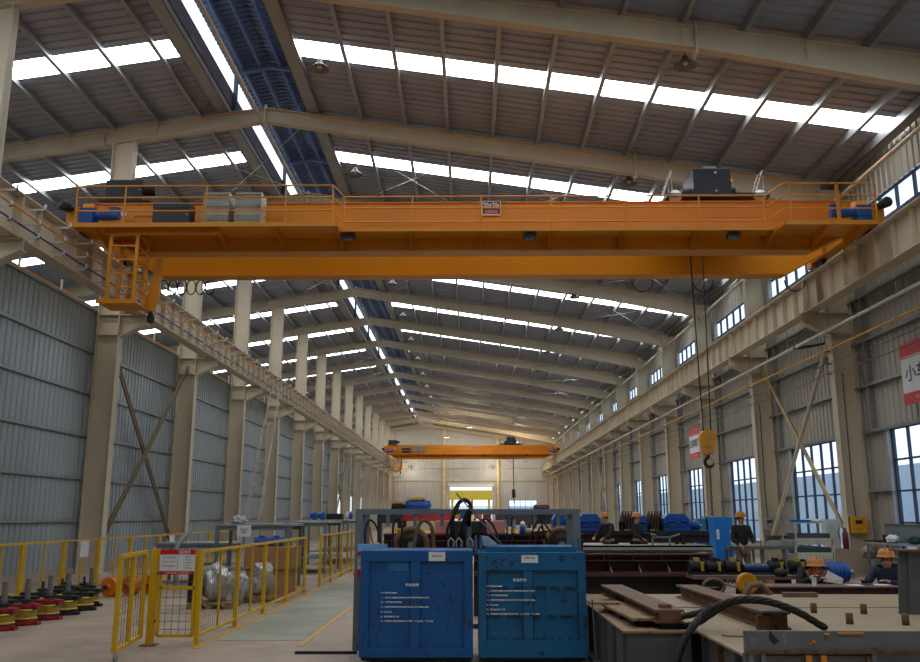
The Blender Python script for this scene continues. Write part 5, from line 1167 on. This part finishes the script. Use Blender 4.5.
# wire ropes
def rope_obj(pts, r, lab):
    q = [at(px,py,Y=y) for px,py,y in pts]; out = []; n = len(q)
    for v in q: v.z = max(v.z, zd+r) if v.x > 2.14 or v.y > 8.45 else v.z
    for i in range(n-1):
        p0,p1,p2,p3 = q[max(i-1,0)],q[i],q[i+1],q[min(i+2,n-1)]
        for k in range(8): u = k/8; out.append(.5*((2*p1)+(p2-p0)*u+(2*p0-5*p1+4*p2-p3)*u*u+(3*p1-p0-3*p2+p3)*u**3))
    out.append(q[-1]); t = thing('wire_rope', lab, 'wire rope', (q[0].x,q[0].y,q[0].z-r))
    MB().tube(out, r*.8, 9).build('core', rope, t)
    for s in range(5):   # twisted strands
        st = []; acc = 0
        for i,p in enumerate(out):
            if i: acc += (p-out[i-1]).length
            d = (out[min(i+1,len(out)-1)]-out[max(i-1,0)]).normalized(); a = d.orthogonal().normalized()
            up = Vector((0,0,1)) if abs(d.z)<.95 else Vector((0,1,0)); a = d.cross(up).normalized(); b = a.cross(d)
            ph = acc*14+s*2*PI/5; st.append(p+(a*math.cos(ph)+b*math.sin(ph))*r*.55)
        MB().tube(st, r*.45, 6).build('strand', rope, t)
rope_obj([(826,630,8.4),(812,620,8.4),(800,613,8.4),(786,607,8.4),(770,602,8.4),(752,599.5,8.4),(735,600.5,8.4),(718,606,8.4),(704,614,8.4),(692,628,8.3),(684,641,8.25),(676,664,8.2)], .036, 'thick greasy wire rope arching over the deck and hanging down in front of the girder')
rope_obj([(712,606,8.95),(704,611,8.95),(694,614,8.95),(680,617,8.95),(668,620,8.9),(662,624,8.85),(664,628,8.75),(674,629,8.7),(686,628,8.65),(697,623,8.6),(710,615,8.55),(722,607,8.55),(736,601.5,8.55),(752,600.5,8.55),(772,603,8.55),(790,609,8.55)], .032, 'folded second wire rope looping back on the deck beside the rusty beam')
# grey end plate in front
Ye = 6.1
g0 = at(744,631,Y=Ye); gz = g0.z
t = thing('end_frame','worn grey steel frame with rust lines and orange paint dabs in the near right corner','steel frame',(3.2,Ye+.1,0))
MB().box(g0.x,4.6,Ye,Ye+.03,gz-.125,gz).build('front_plate', greyb, t); MB().box(g0.x,4.6,Ye-.02,Ye+.03,gz-.14,gz-.12).build('ledge', rust, t)
MB().box(g0.x,4.6,Ye+.02,Ye+.06,0,gz-.14).build('back_plate', greyb, t)
for x in (g0.x+.02,g0.x+.1,2.65,3.15,3.55): MB().box(x,x+.03,Ye-.01,Ye+.03,0,gz-.14).build('rib', greyb, t)
MB().box(g0.x+.12,2.65,Ye-.005,Ye+.02,gz-.165,gz-.155).box(2.62,2.645,Ye-.005,Ye+.02,gz-.26,gz-.16).build('rust_line', rust, t)
om = mat('orange_paint_dab',(224,140,30),.5,var=.1)
for (a,b,c,d) in ((838,863,632,634),(806,811,655,664),(821,826,655,664),(824,829,633,635),(812,815,640,643),(809,810.5,643,645)):
    p, q = at(a,d,Y=Ye), at(b,c,Y=Ye); MB().box(p.x,q.x,Ye-.012,Ye,p.z,q.z).build('paint_dab', om, t)
p = at(773,637,Y=Ye); MB().prism([(p.x-.02,Ye-.002,p.z+.04),(p.x+.04,Ye-.002,p.z-.03),(p.x,Ye-.002,p.z-.05),(p.x-.03,Ye-.002,p.z-.01)],(0,.002,0)).build('rust_patch', scrape, t)
text('lettering','影',.06,mat('chalk',(150,154,160),.8),t,(at(754,642,Y=Ye).x,Ye-.003,at(754,642,Y=Ye).z),(PI/2,0,0),0,(.05,.06)); text('lettering','1',.06,mat('chalk',(150,154,160)),t,(at(784,639,Y=Ye).x,Ye-.003,at(784,639,Y=Ye).z),(PI/2,0,0),0,(.008,.06))
# upright section near the right edge
p = at(905,614,Z=zd); q = at(902,551,Y=p.y)
t = thing('upright_section','dark grey upright steel section with brown top flange at the right frame edge','steel section',(p.x+.25,p.y,zd))
h1 = q.z
MB().prism([(p.x-.06,p.y,zd),(p.x-.0,p.y,h1),(p.x+.08,p.y-.02,h1),(p.x+.03,p.y-.02,zd)],(0,.02,0)).build('side_plate', greyd, t)
MB().prism([(p.x+.03,p.y-.05,zd),(p.x+.08,p.y-.05,h1),(p.x+.6,p.y-.05,h1),(p.x+.6,p.y-.05,zd)],(0,.03,0)).build('web', greyd, t)
MB().box(p.x-.04,p.x+.7,p.y-.12,p.y+.15,h1,h1+.02).build('top_flange', rustb, t); MB().prism([(p.x+.02,p.y-.1,h1),(p.x+.3,p.y-.1,h1),(p.x+.6,p.y-.1,h1-.2),(p.x+.62,p.y-.1,h1+.1)],(0,.03,0)).build('gusset', rustb, t)
# dark red table the workers sit at
p0, p1 = at(738,587,Z=.66), at(906,587,Z=.66)
yt = p0.y+.1
t = thing('steel_table','low dark red steel plate used as a table by the two seated workers','table',((p0.x+p1.x)/2,yt+.25,0))
MB().box(p0.x,p1.x,yt,yt+.55,.64,.66).build('top', mat('dusty_red_plate',(120,92,84),.6,var=.12), t); MB().box(p0.x+.1,p1.x-.1,yt+.05,yt+.08,.5,.64).build('apron', maroon, t)
for k in range(7): x = p0.x+.2+k*(p1.x-p0.x-.4)/6; MB().box(x-.01,x+.01,yt+.02,yt+.4,.5,.64).build('rib', maroon, t)
for x in (p0.x+.25,p1.x-.25): MB().box(x-.05,x+.05,yt+.1,yt+.45,0,.5).build('leg', maroon, t)
for i,(a,b) in enumerate(((842,856),(868,884),(856,868))): pa, pb = at(a,584,Z=.665), at(b,584,Z=.665); MB().box(pa.x,pb.x,yt+.12+.04*i,yt+.34,.661,.666+.002*i).build('drawing_sheet', paper if i!=2 else dark, None, ['white drawing sheet on the table between the seated workers','white drawing sheet in front of the right seated worker','dark folded sheet lying between the two white drawings'][i], 'sheet')
p = at(799,583,Z=.66); MB().lathe([(.03,0),(.03,.0),(.035,.11),(.03,.12)],(p.x,yt+.06,.661),n=14).build('glass_cup', mat('clear_cup',(170,176,180),.2,var=.02), None, 'small clear cup on the table left of the crouching worker', 'cup')
# machinery row: black motors with yellow parts on a low beam
ym = 14.6; zm = .72
t = thing('low_stand','low dark stand carrying the row of black drive units','stand',(5.0,ym,0)); xa4, xb4 = at(690,575,Y=ym).x, at(835,575,Y=ym).x
MB().box(xa4,xb4,ym-.3,ym+.3,zm-.06,zm).build('deck', mat('dusty_red_plate',(120,92,84)), t)
for k in range(4): x = xa4+.2+k*(xb4-xa4-.4)/3; MB().box(x-.05,x+.05,ym-.25,ym+.25,0,zm-.06).build('leg', dark, t)
yel = mat('brass_yellow_part',(196,170,70),.4,.3)
for i,(px,l) in enumerate(((697,'first'),(714,'second'),(733,'third'),(776,'fourth'),(797,'fifth'))):
    c = at(px,566,Y=ym); t = thing('drive_unit', f'black drive unit with yellow coupling, {l} from the left on the low stand', 'drive unit', (c.x,ym,zm))
    MB().cyl((c.x-.13,ym,zm+.12),(c.x+.08,ym,zm+.12),.09,18).build('motor', black, t)
    for q_ in range(4): MB().cyl((c.x-.12+q_*.04,ym,zm+.12),(c.x-.105+q_*.04,ym,zm+.12),.105,18).build('fin', black, t); MB().cyl((c.x+.08,ym,zm+.12),(c.x+.12,ym,zm+.12),.12,20).build('disc', dark, t)
    MB().box(c.x+.04,c.x+.09,ym-.11,ym-.05,zm+.06,zm+.2).build('coupling', yel, t); MB().box(c.x-.05,c.x+.03,ym-.06,ym+.06,zm+.2,zm+.26).build('terminal_box', yel if i%2==0 else black, t)
    MB().box(c.x-.12,c.x+.12,ym-.14,ym+.14,zm,zm+.04).build('foot', black, t)
c = at(757,571,Y=ym); MB().cyl((c.x-.22,ym,zm+.1),(c.x+.22,ym,zm+.1),.07,16).box(c.x-.2,c.x+.2,ym-.1,ym+.1,zm,zm+.04).build('blue_cylinder', mat('deep_blue_cylinder',(30,60,96),.4,.2), None, 'deep blue cylinder lying between the third and fourth drive units', 'cylinder')
smotor(834,577,14.2,.16,.42,'blue gear motor lying between the two seated workers',z=.0+.62)
box(at(834,577,Y=14.2).x-.35,at(834,577,Y=14.2).x+.35,13.95,14.45,0,.62).build('packing_crate', rustwood, None, 'low crate carrying the blue gear motor behind the table', 'crate')
c = at(747,583.5,Y=12.62); t = thing('yellow_wheel','yellow spoked wheel in front of the black drive units','wheel',(c.x,12.62,c.z-.16))
MB().lathe([(.11,-.03),(.145,-.04),(.145,.04),(.11,.03)],(c.x,12.62,c.z),(-.15,1,0),30).build('rim', orange_dark, t); MB().lathe([(.11,-.015),(.11,.015)],(c.x,12.62,c.z),(-.15,1,0),28).build('disc', mat('yellow_disc',(212,160,20),.4), t); MB().cyl((c.x,12.56,c.z),(c.x,12.68,c.z),.028,12).build('hub', galv, t)
box(c.x-.1,c.x+.1,12.5,12.72,0,c.z-.14).build('wheel_stand', dark, None, 'dark stand under the yellow wheel', 'stand')
c = at(760,592,Y=12.3); MB().tube([(c.x-.2,12.3,.6),(c.x-.12,12.3,.72),(c.x+.02,12.3,.74),(c.x+.14,12.3,.6)],.04,10).build('brown_bracket', rustb, None, 'curved brown bracket lying beside the yellow wheel', 'bracket')
c = at(781,575,Y=13.9); MB().lathe([(.02,0),(.09,.02),(.1,.1),(.03,.14)],(c.x,13.9,.72),n=18).build('black_pulley', black, None, 'small black pulley in front of the fourth drive unit', 'pulley')
t = thing('rusty_ring','dark ring shaped pulley left of the yellow wheel','pulley',(at(714,585,Y=12.9).x,12.9,.5)); c = at(714,588,Y=12.9)
MB().tube([(c.x+.15*math.cos(a),12.9,c.z+.1*math.sin(a)+.02) for a in [k*PI/12 for k in range(24)]],.025,8,closed=True).build('ring', rustb, t); box(c.x-.1,c.x+.1,12.95,13.1,0,c.z).build('base', dark, t)
# things on the floor between locker and girder
c = at(598,638,Z=0); blob('dark_rag',(c.x+.08,c.y+.5,0),(.18,.15,.1),mat('dark_rag',(50,50,54),.9),'dark rag heap on the floor between the teal locker and the girder','rag',41)
MB().bar(at(592,600,Y=9.6),at(596,659,Y=9.3),.015).build('steel_rod', dark, None, 'thin dark rod leaning beside the teal locker', 'rod')
p = at(602,645,Z=0); MB().box(1.05,1.36,8.6,10.0,0,.02).build('timber_board', rustwood, None, 'pale timber board on the floor beside the grey girder', 'board')
# ================================================================ people
def skin_mesh(name, pts, edges, rad, root, m, parent, lv=2):
    me = bpy.data.meshes.new(name); me.from_pydata(pts, edges, []); o = bpy.data.objects.new(name, me); C.objects.link(o)
    md = o.modifiers.new('s','SKIN'); md.use_smooth_shade = True
    for i,v in enumerate(me.skin_vertices[0].data): r = rad[i]; v.radius = (r,r) if not isinstance(r,tuple) else r; v.use_root = (i == root)
    sd = o.modifiers.new('d','SUBSURF'); sd.levels = lv; sd.render_levels = lv
    bpy.context.view_layer.update(); dg = bpy.context.evaluated_depsgraph_get(); nm = bpy.data.meshes.new_from_object(o.evaluated_get(dg)); bpy.data.objects.remove(o)
    nm.materials.clear(); nm.materials.append(m); nm.polygons.foreach_set('use_smooth',[True]*len(nm.polygons))
    r = bpy.data.objects.new(name, nm); C.objects.link(r); r.parent = parent; return r
def person(lab, loc, rz, J, jacket, trousers, hat=True, s=1.0):
    """J: joints in metres, x right, y forward is -y (towards the viewer), z up"""
    t = thing('person', lab, 'person', loc); t.rotation_euler = (0,0,rz)
    V = {k: Vector(v) for k, v in J.items()}
    names, pts, ed, rad = [], [], [], []
    def add(n, p, r, link=None):
        names.append(n); pts.append(Vector(p)); rad.append(r)
        if link is not None: ed.append((names.index(link), len(names)-1))
    def mid(a, b, u=.5): return V[a].lerp(V[b], u)
    add('pelvis',V['pelvis'],(.15,.11)); add('waist',mid('pelvis','chest',.45),(.125,.095),'pelvis'); add('chest',V['chest'],(.15,.11),'waist'); add('neck0',mid('chest','head',.42),(.07,.07),'chest'); add('neck',mid('chest','head',.62),.052,'neck0')
    hd = V['head']; dirn = (hd-V['neckb']).normalized() if 'neckb' in V else Vector((0,0,1))
    add('jaw',hd-Vector((0,.0,.06)),(.068,.075),'neck'); add('skull',hd+Vector((0,.01,.035)),(.078,.092),'jaw'); add('crown',hd+Vector((0,.01,.09)),(.05,.06),'skull')
    for sd in 'LR':
        add('sh'+sd,V['sh'+sd],.062,'chest'); add('ua'+sd,mid('sh'+sd,'el'+sd),.048,'sh'+sd); add('el'+sd,V['el'+sd],.04,'ua'+sd); add('fa'+sd,mid('el'+sd,'wr'+sd),.036,'el'+sd); add('wr'+sd,V['wr'+sd],.025,'fa'+sd)
        fd = (V['wr'+sd]-V['el'+sd]).normalized(); pm = V['wr'+sd]+fd*.05; add('palm'+sd,pm,(.036,.02),'wr'+sd)
        sv = fd.cross(Vector((0,0,1)));  sv = sv.normalized() if sv.length > .1 else Vector((1,0,0)); dn = fd.cross(sv).normalized(); dn = dn if dn.z < 0 else -dn
        for k,l in enumerate((.062,.075,.07,.055)):
            b0 = pm+sv*(.027-.018*k)+fd*.035; add(f'f{k}a{sd}',b0,.0095,'palm'+sd); add(f'f{k}b{sd}',b0+fd*l*.5+dn*.01,.009,f'f{k}a{sd}'); add(f'f{k}c{sd}',b0+fd*l*.8+dn*.035,.007,f'f{k}b{sd}')
        add('th0'+sd,pm+sv*.04-fd*.0,.011,'palm'+sd); add('th1'+sd,pm+sv*.055+fd*.035+dn*.015,.009,'th0'+sd)
        add('hip'+sd,V['hip'+sd],.09,'pelvis'); add('thm'+sd,mid('hip'+sd,'kn'+sd),.078,'hip'+sd); add('kn'+sd,V['kn'+sd],.056,'thm'+sd); add('cf'+sd,mid('kn'+sd,'an'+sd,.4),.054,'kn'+sd); add('an'+sd,V['an'+sd],.036,'cf'+sd); add('toe'+sd,V['an'+sd]+Vector((0,-.14,-.045)),.035,'an'+sd)
    body = skin_mesh('body', pts, ed, rad, 0, skin, t)
    # clothes: slightly larger copies of the trunk and limbs
    def sub(keys, grow, nm, m, root):
        idx = [names.index(k) for k in keys]; mp = {a:i for i,a in enumerate(idx)}
        e = [(mp[a],mp[b]) for a,b in ed if a in mp and b in mp]
        rr = [tuple(q+grow for q in rad[a]) if isinstance(rad[a],tuple) else rad[a]+grow for a in idx]
        return skin_mesh(nm, [pts[a] for a in idx], e, rr, keys.index(root), m, t)
    sub(['pelvis','waist','chest','neck0']+[a+b for b in 'LR' for a in ('sh','ua','el','fa','wr')], .018, 'jacket', jacket, 'chest')
    sub(['pelvis']+[a+b for b in 'LR' for a in ('hip','thm','kn','cf','an')], .016, 'trousers', trousers, 'pelvis')
    for sd in 'LR':
        a = V['an'+sd]; MB_ = MB(); 
        o = MB().prism([(a.x-.05,a.y+.07,a.z-.085),(a.x+.05,a.y+.07,a.z-.085),(a.x+.05,a.y-.17,a.z-.085),(a.x+.03,a.y-.21,a.z-.085),(a.x-.03,a.y-.21,a.z-.085),(a.x-.05,a.y-.17,a.z-.085)],(0,0,.09))
        WL['__'] = Vector((0,0,0)); sh = o.build('shoe', black, None, origin=(0,0,0), bevel=.015); sh.parent = t
    # face
    def loc_mesh(mb, nm, m, bev=0): o = mb.build(nm, m, None, origin=(0,0,0)); o.parent = t; return o
    f = hd+Vector((0,-.085,0))
    loc_mesh(MB().prism([(f.x-.014,f.y+.01,f.z-.025),(f.x+.014,f.y+.01,f.z-.025),(f.x,f.y+.01,f.z+.03),(f.x,f.y+.005,f.z+.03)],(0,-.022,-.004)), 'nose', skin)
    for sgn in (-1,1):
        loc_mesh(MB().lathe([(.012,0),(.008,.008)],(f.x+sgn*.03,f.y+.012,f.z+.025),(0,-1,0),10),'eye',ink)
        loc_mesh(MB().lathe([(.022,-.008),(.026,0),(.015,.01)],(hd.x+sgn*.082,hd.y+.01,hd.z+.01),(sgn,0,0),12),'ear',skin)
    loc_mesh(MB().box(f.x-.022,f.x+.022,f.y+.008,f.y+.014,f.z-.05,f.z-.043),'mouth',mat('lip',(130,70,64),.5))
    loc_mesh(MB().lathe([(.075,-.04),(.085,.02),(.08,.06)],(hd.x,hd.y+.04,hd.z+.03),(0,0,1),20),'hair',hair)
    if hat:
        hc = (hd.x,hd.y+.01,hd.z+.06); h_ = MB().lathe([(.15,0),(.155,.012),(.122,.02),(.12,.05),(.1,.1),(.06,.13),(.015,.14)],hc,n=26)
        h_.bar((hc[0],hc[1]-.09,hc[2]+.1),(hc[0],hc[1]+.09,hc[2]+.1),.02,.09); loc_mesh(h_,'hard_hat',hatm)
    return t
def stand(dx=0, armL=None, armR=None, lean=0):
    J = dict(pelvis=(0,0,.92),chest=(0,-lean*.5,1.28),head=(0,-lean-.02,1.55),shL=(-.19,-lean*.6,1.37),shR=(.19,-lean*.6,1.37),hipL=(-.09,0,.86),hipR=(.09,0,.86),knL=(-.11,-.02,.49),knR=(.12,-.04,.49),anL=(-.12,.02,.09),anR=(.14,-.02,.09))
    J.update(elL=(-.25,-.03-lean*.5,1.1),wrL=(-.2,-.24-lean*.5,1.0),elR=(.25,-.05-lean*.5,1.1),wrR=(.16,-.27-lean*.5,1.02)); 
    if armL: J['elL'], J['wrL'] = armL
    if armR: J['elR'], J['wrR'] = armR
    return J
c = at(743,560,Y=21.0); person('worker in an orange hard hat and black jacket standing by the blue cabinet', (c.x,21.0,0), .25, stand(), cloth_dark, cloth_grey)
c = at(637,545,Y=24.6); zl = z1c
person('distant worker in a dark overall and orange hard hat standing between the rope drums', (at(637,545,Y=25.6).x,25.6,0), 1.1, stand(armR=((.24,-.1,1.12),(.2,-.38,1.12))), cloth_dark, cloth_dark)
person('distant worker in a dark jacket bending towards the left rope drum', (at(613,545,Y=25.6).x-.06,25.6,0), -.9, stand(lean=.22,armR=((.25,-.3,1.1),(.2,-.5,1.02)),armL=((-.25,-.3,1.1),(-.15,-.5,1.04))), cloth_dark, cloth_dark)
def seated(lean, hz, aL, aR):
    return dict(pelvis=(0,0,.42),chest=(0,-lean*.6,.42+.33),head=(0,-lean-.05,hz),shL=(-.19,-lean*.65,.42+.41),shR=(.19,-lean*.65,.42+.41),hipL=(-.1,-.02,.38),hipR=(.1,-.02,.38),knL=(-.2,-.4,.48),knR=(.2,-.4,.48),anL=(-.18,-.38,.09),anR=(.18,-.38,.09),elL=aL[0],wrL=aL[1],elR=aR[0],wrR=aR[1])
yp = yt+.95
def stool(x,y,lab):
    t = thing('low_stool', lab, 'stool', (x,y,0)); box(x-.15,x+.15,y-.13,y+.13,.24,.27).build('seat', rustwood, t)
    for a in (-.12,.12):
        for b in (-.1,.1): box(x+a-.015,x+a+.015,y+b-.015,y+b+.015,0,.24).build('leg', rustwood, t)
c1 = at(813,575,Y=yp); J = seated(.2,.84,((-.26,-.25,.62),(-.12,-.42,.74)),((.26,-.25,.62),(.1,-.45,.72)))
person('seated worker in an orange hard hat bending over a white drawing', (c1.x,yp,0), -.15, J, cloth_dark, cloth_dark); stool(c1.x,yp+.03,'low wooden stool under the worker bending over a drawing')
MB().prism([(c1.x-.06,yt+.42,.7),(c1.x+.2,yt+.38,.665),(c1.x+.22,yt+.36,.74),(c1.x+.02,yt+.41,.86)],(0,.004,0)).build('drawing_sheet', paper, None, 'white drawing held up by the bending seated worker', 'sheet')
c2 = at(883,575,Y=yp-.1); J = seated(.08,.97,((-.3,-.2,.62),(-.3,-.42,.7)),((.27,-.2,.6),(.05,-.42,.69)))
person('worker in a navy jacket and orange hard hat at the right end of the table', (c2.x+.1,yp-.1,0), -.6, J, cloth_navy, cloth_navy); stool(c2.x+.1,yp-.07,'low wooden stool under the navy jacketed worker')
# ================================================================ light
w = bpy.data.worlds.new('sky'); bpy.context.scene.world = w; w.use_nodes = True
nt = w.node_tree; bg = nt.nodes['Background']; bg.inputs[0].default_value = (.80,.90,1,1); bg.inputs[1].default_value = WORLD
def point(n, loc, e, col, r=.25):
    l = bpy.data.lights.new(n, 'POINT'); l.energy = e; l.color = col; l.shadow_soft_size = r; o = bpy.data.objects.new(n, l); C.objects.link(o); o.location = loc
for i, (x, y, z_) in enumerate(((-8.3,121.5,7.9),(3.2,121.5,7.9))):
    t = thing('wall_lamp', ['lit lamp on the far gable wall near the left columns','lit lamp on the far gable wall beside the right wind column'][i], 'lamp', (x,y,z_))
    MB().lathe([(.2,.0),(.24,-.1),(.12,-.25)], (x,y+.9,z_+.3), (0,-.5,1), 16).build('lamp_shade', lampm, t); MB().bar((x,y+1.0,z_+.3),(x,YE-.12,z_+.6),.06).build('bracket', galv, t)
    point('lamp_light', (x,y,z_), 110, (1,.86,.68))
point('crane_light', (-3,113,11.2), 500, (1,.78,.5)); point('crane_light', (6,113,10.6), 500, (1,.78,.5)); point('crane_light', (0,98,11.0), 350, (1,.84,.62))
for i,(x,y,z_) in enumerate(((-3,113,11.2),(6,113,10.6),(0,98,11.0))):
    t = thing('warm_lamp', ['warm lit lamp under the far roof left of the distant trolley','warm lit lamp under the far roof right of the distant trolley','warm lit lamp under the roof just before the distant crane'][i], 'lamp', (x,y,z_+.3))
    MB().lathe([(.28,.05),(.3,.02),(.26,.1),(.08,.3)], (x,y,z_+.3), n=18).build('lamp_shade', lampm, t); MB().tube([(x,y,z_+.6),(x,y,roofz(x)-.02)],.012,6).build('cable', black, t)
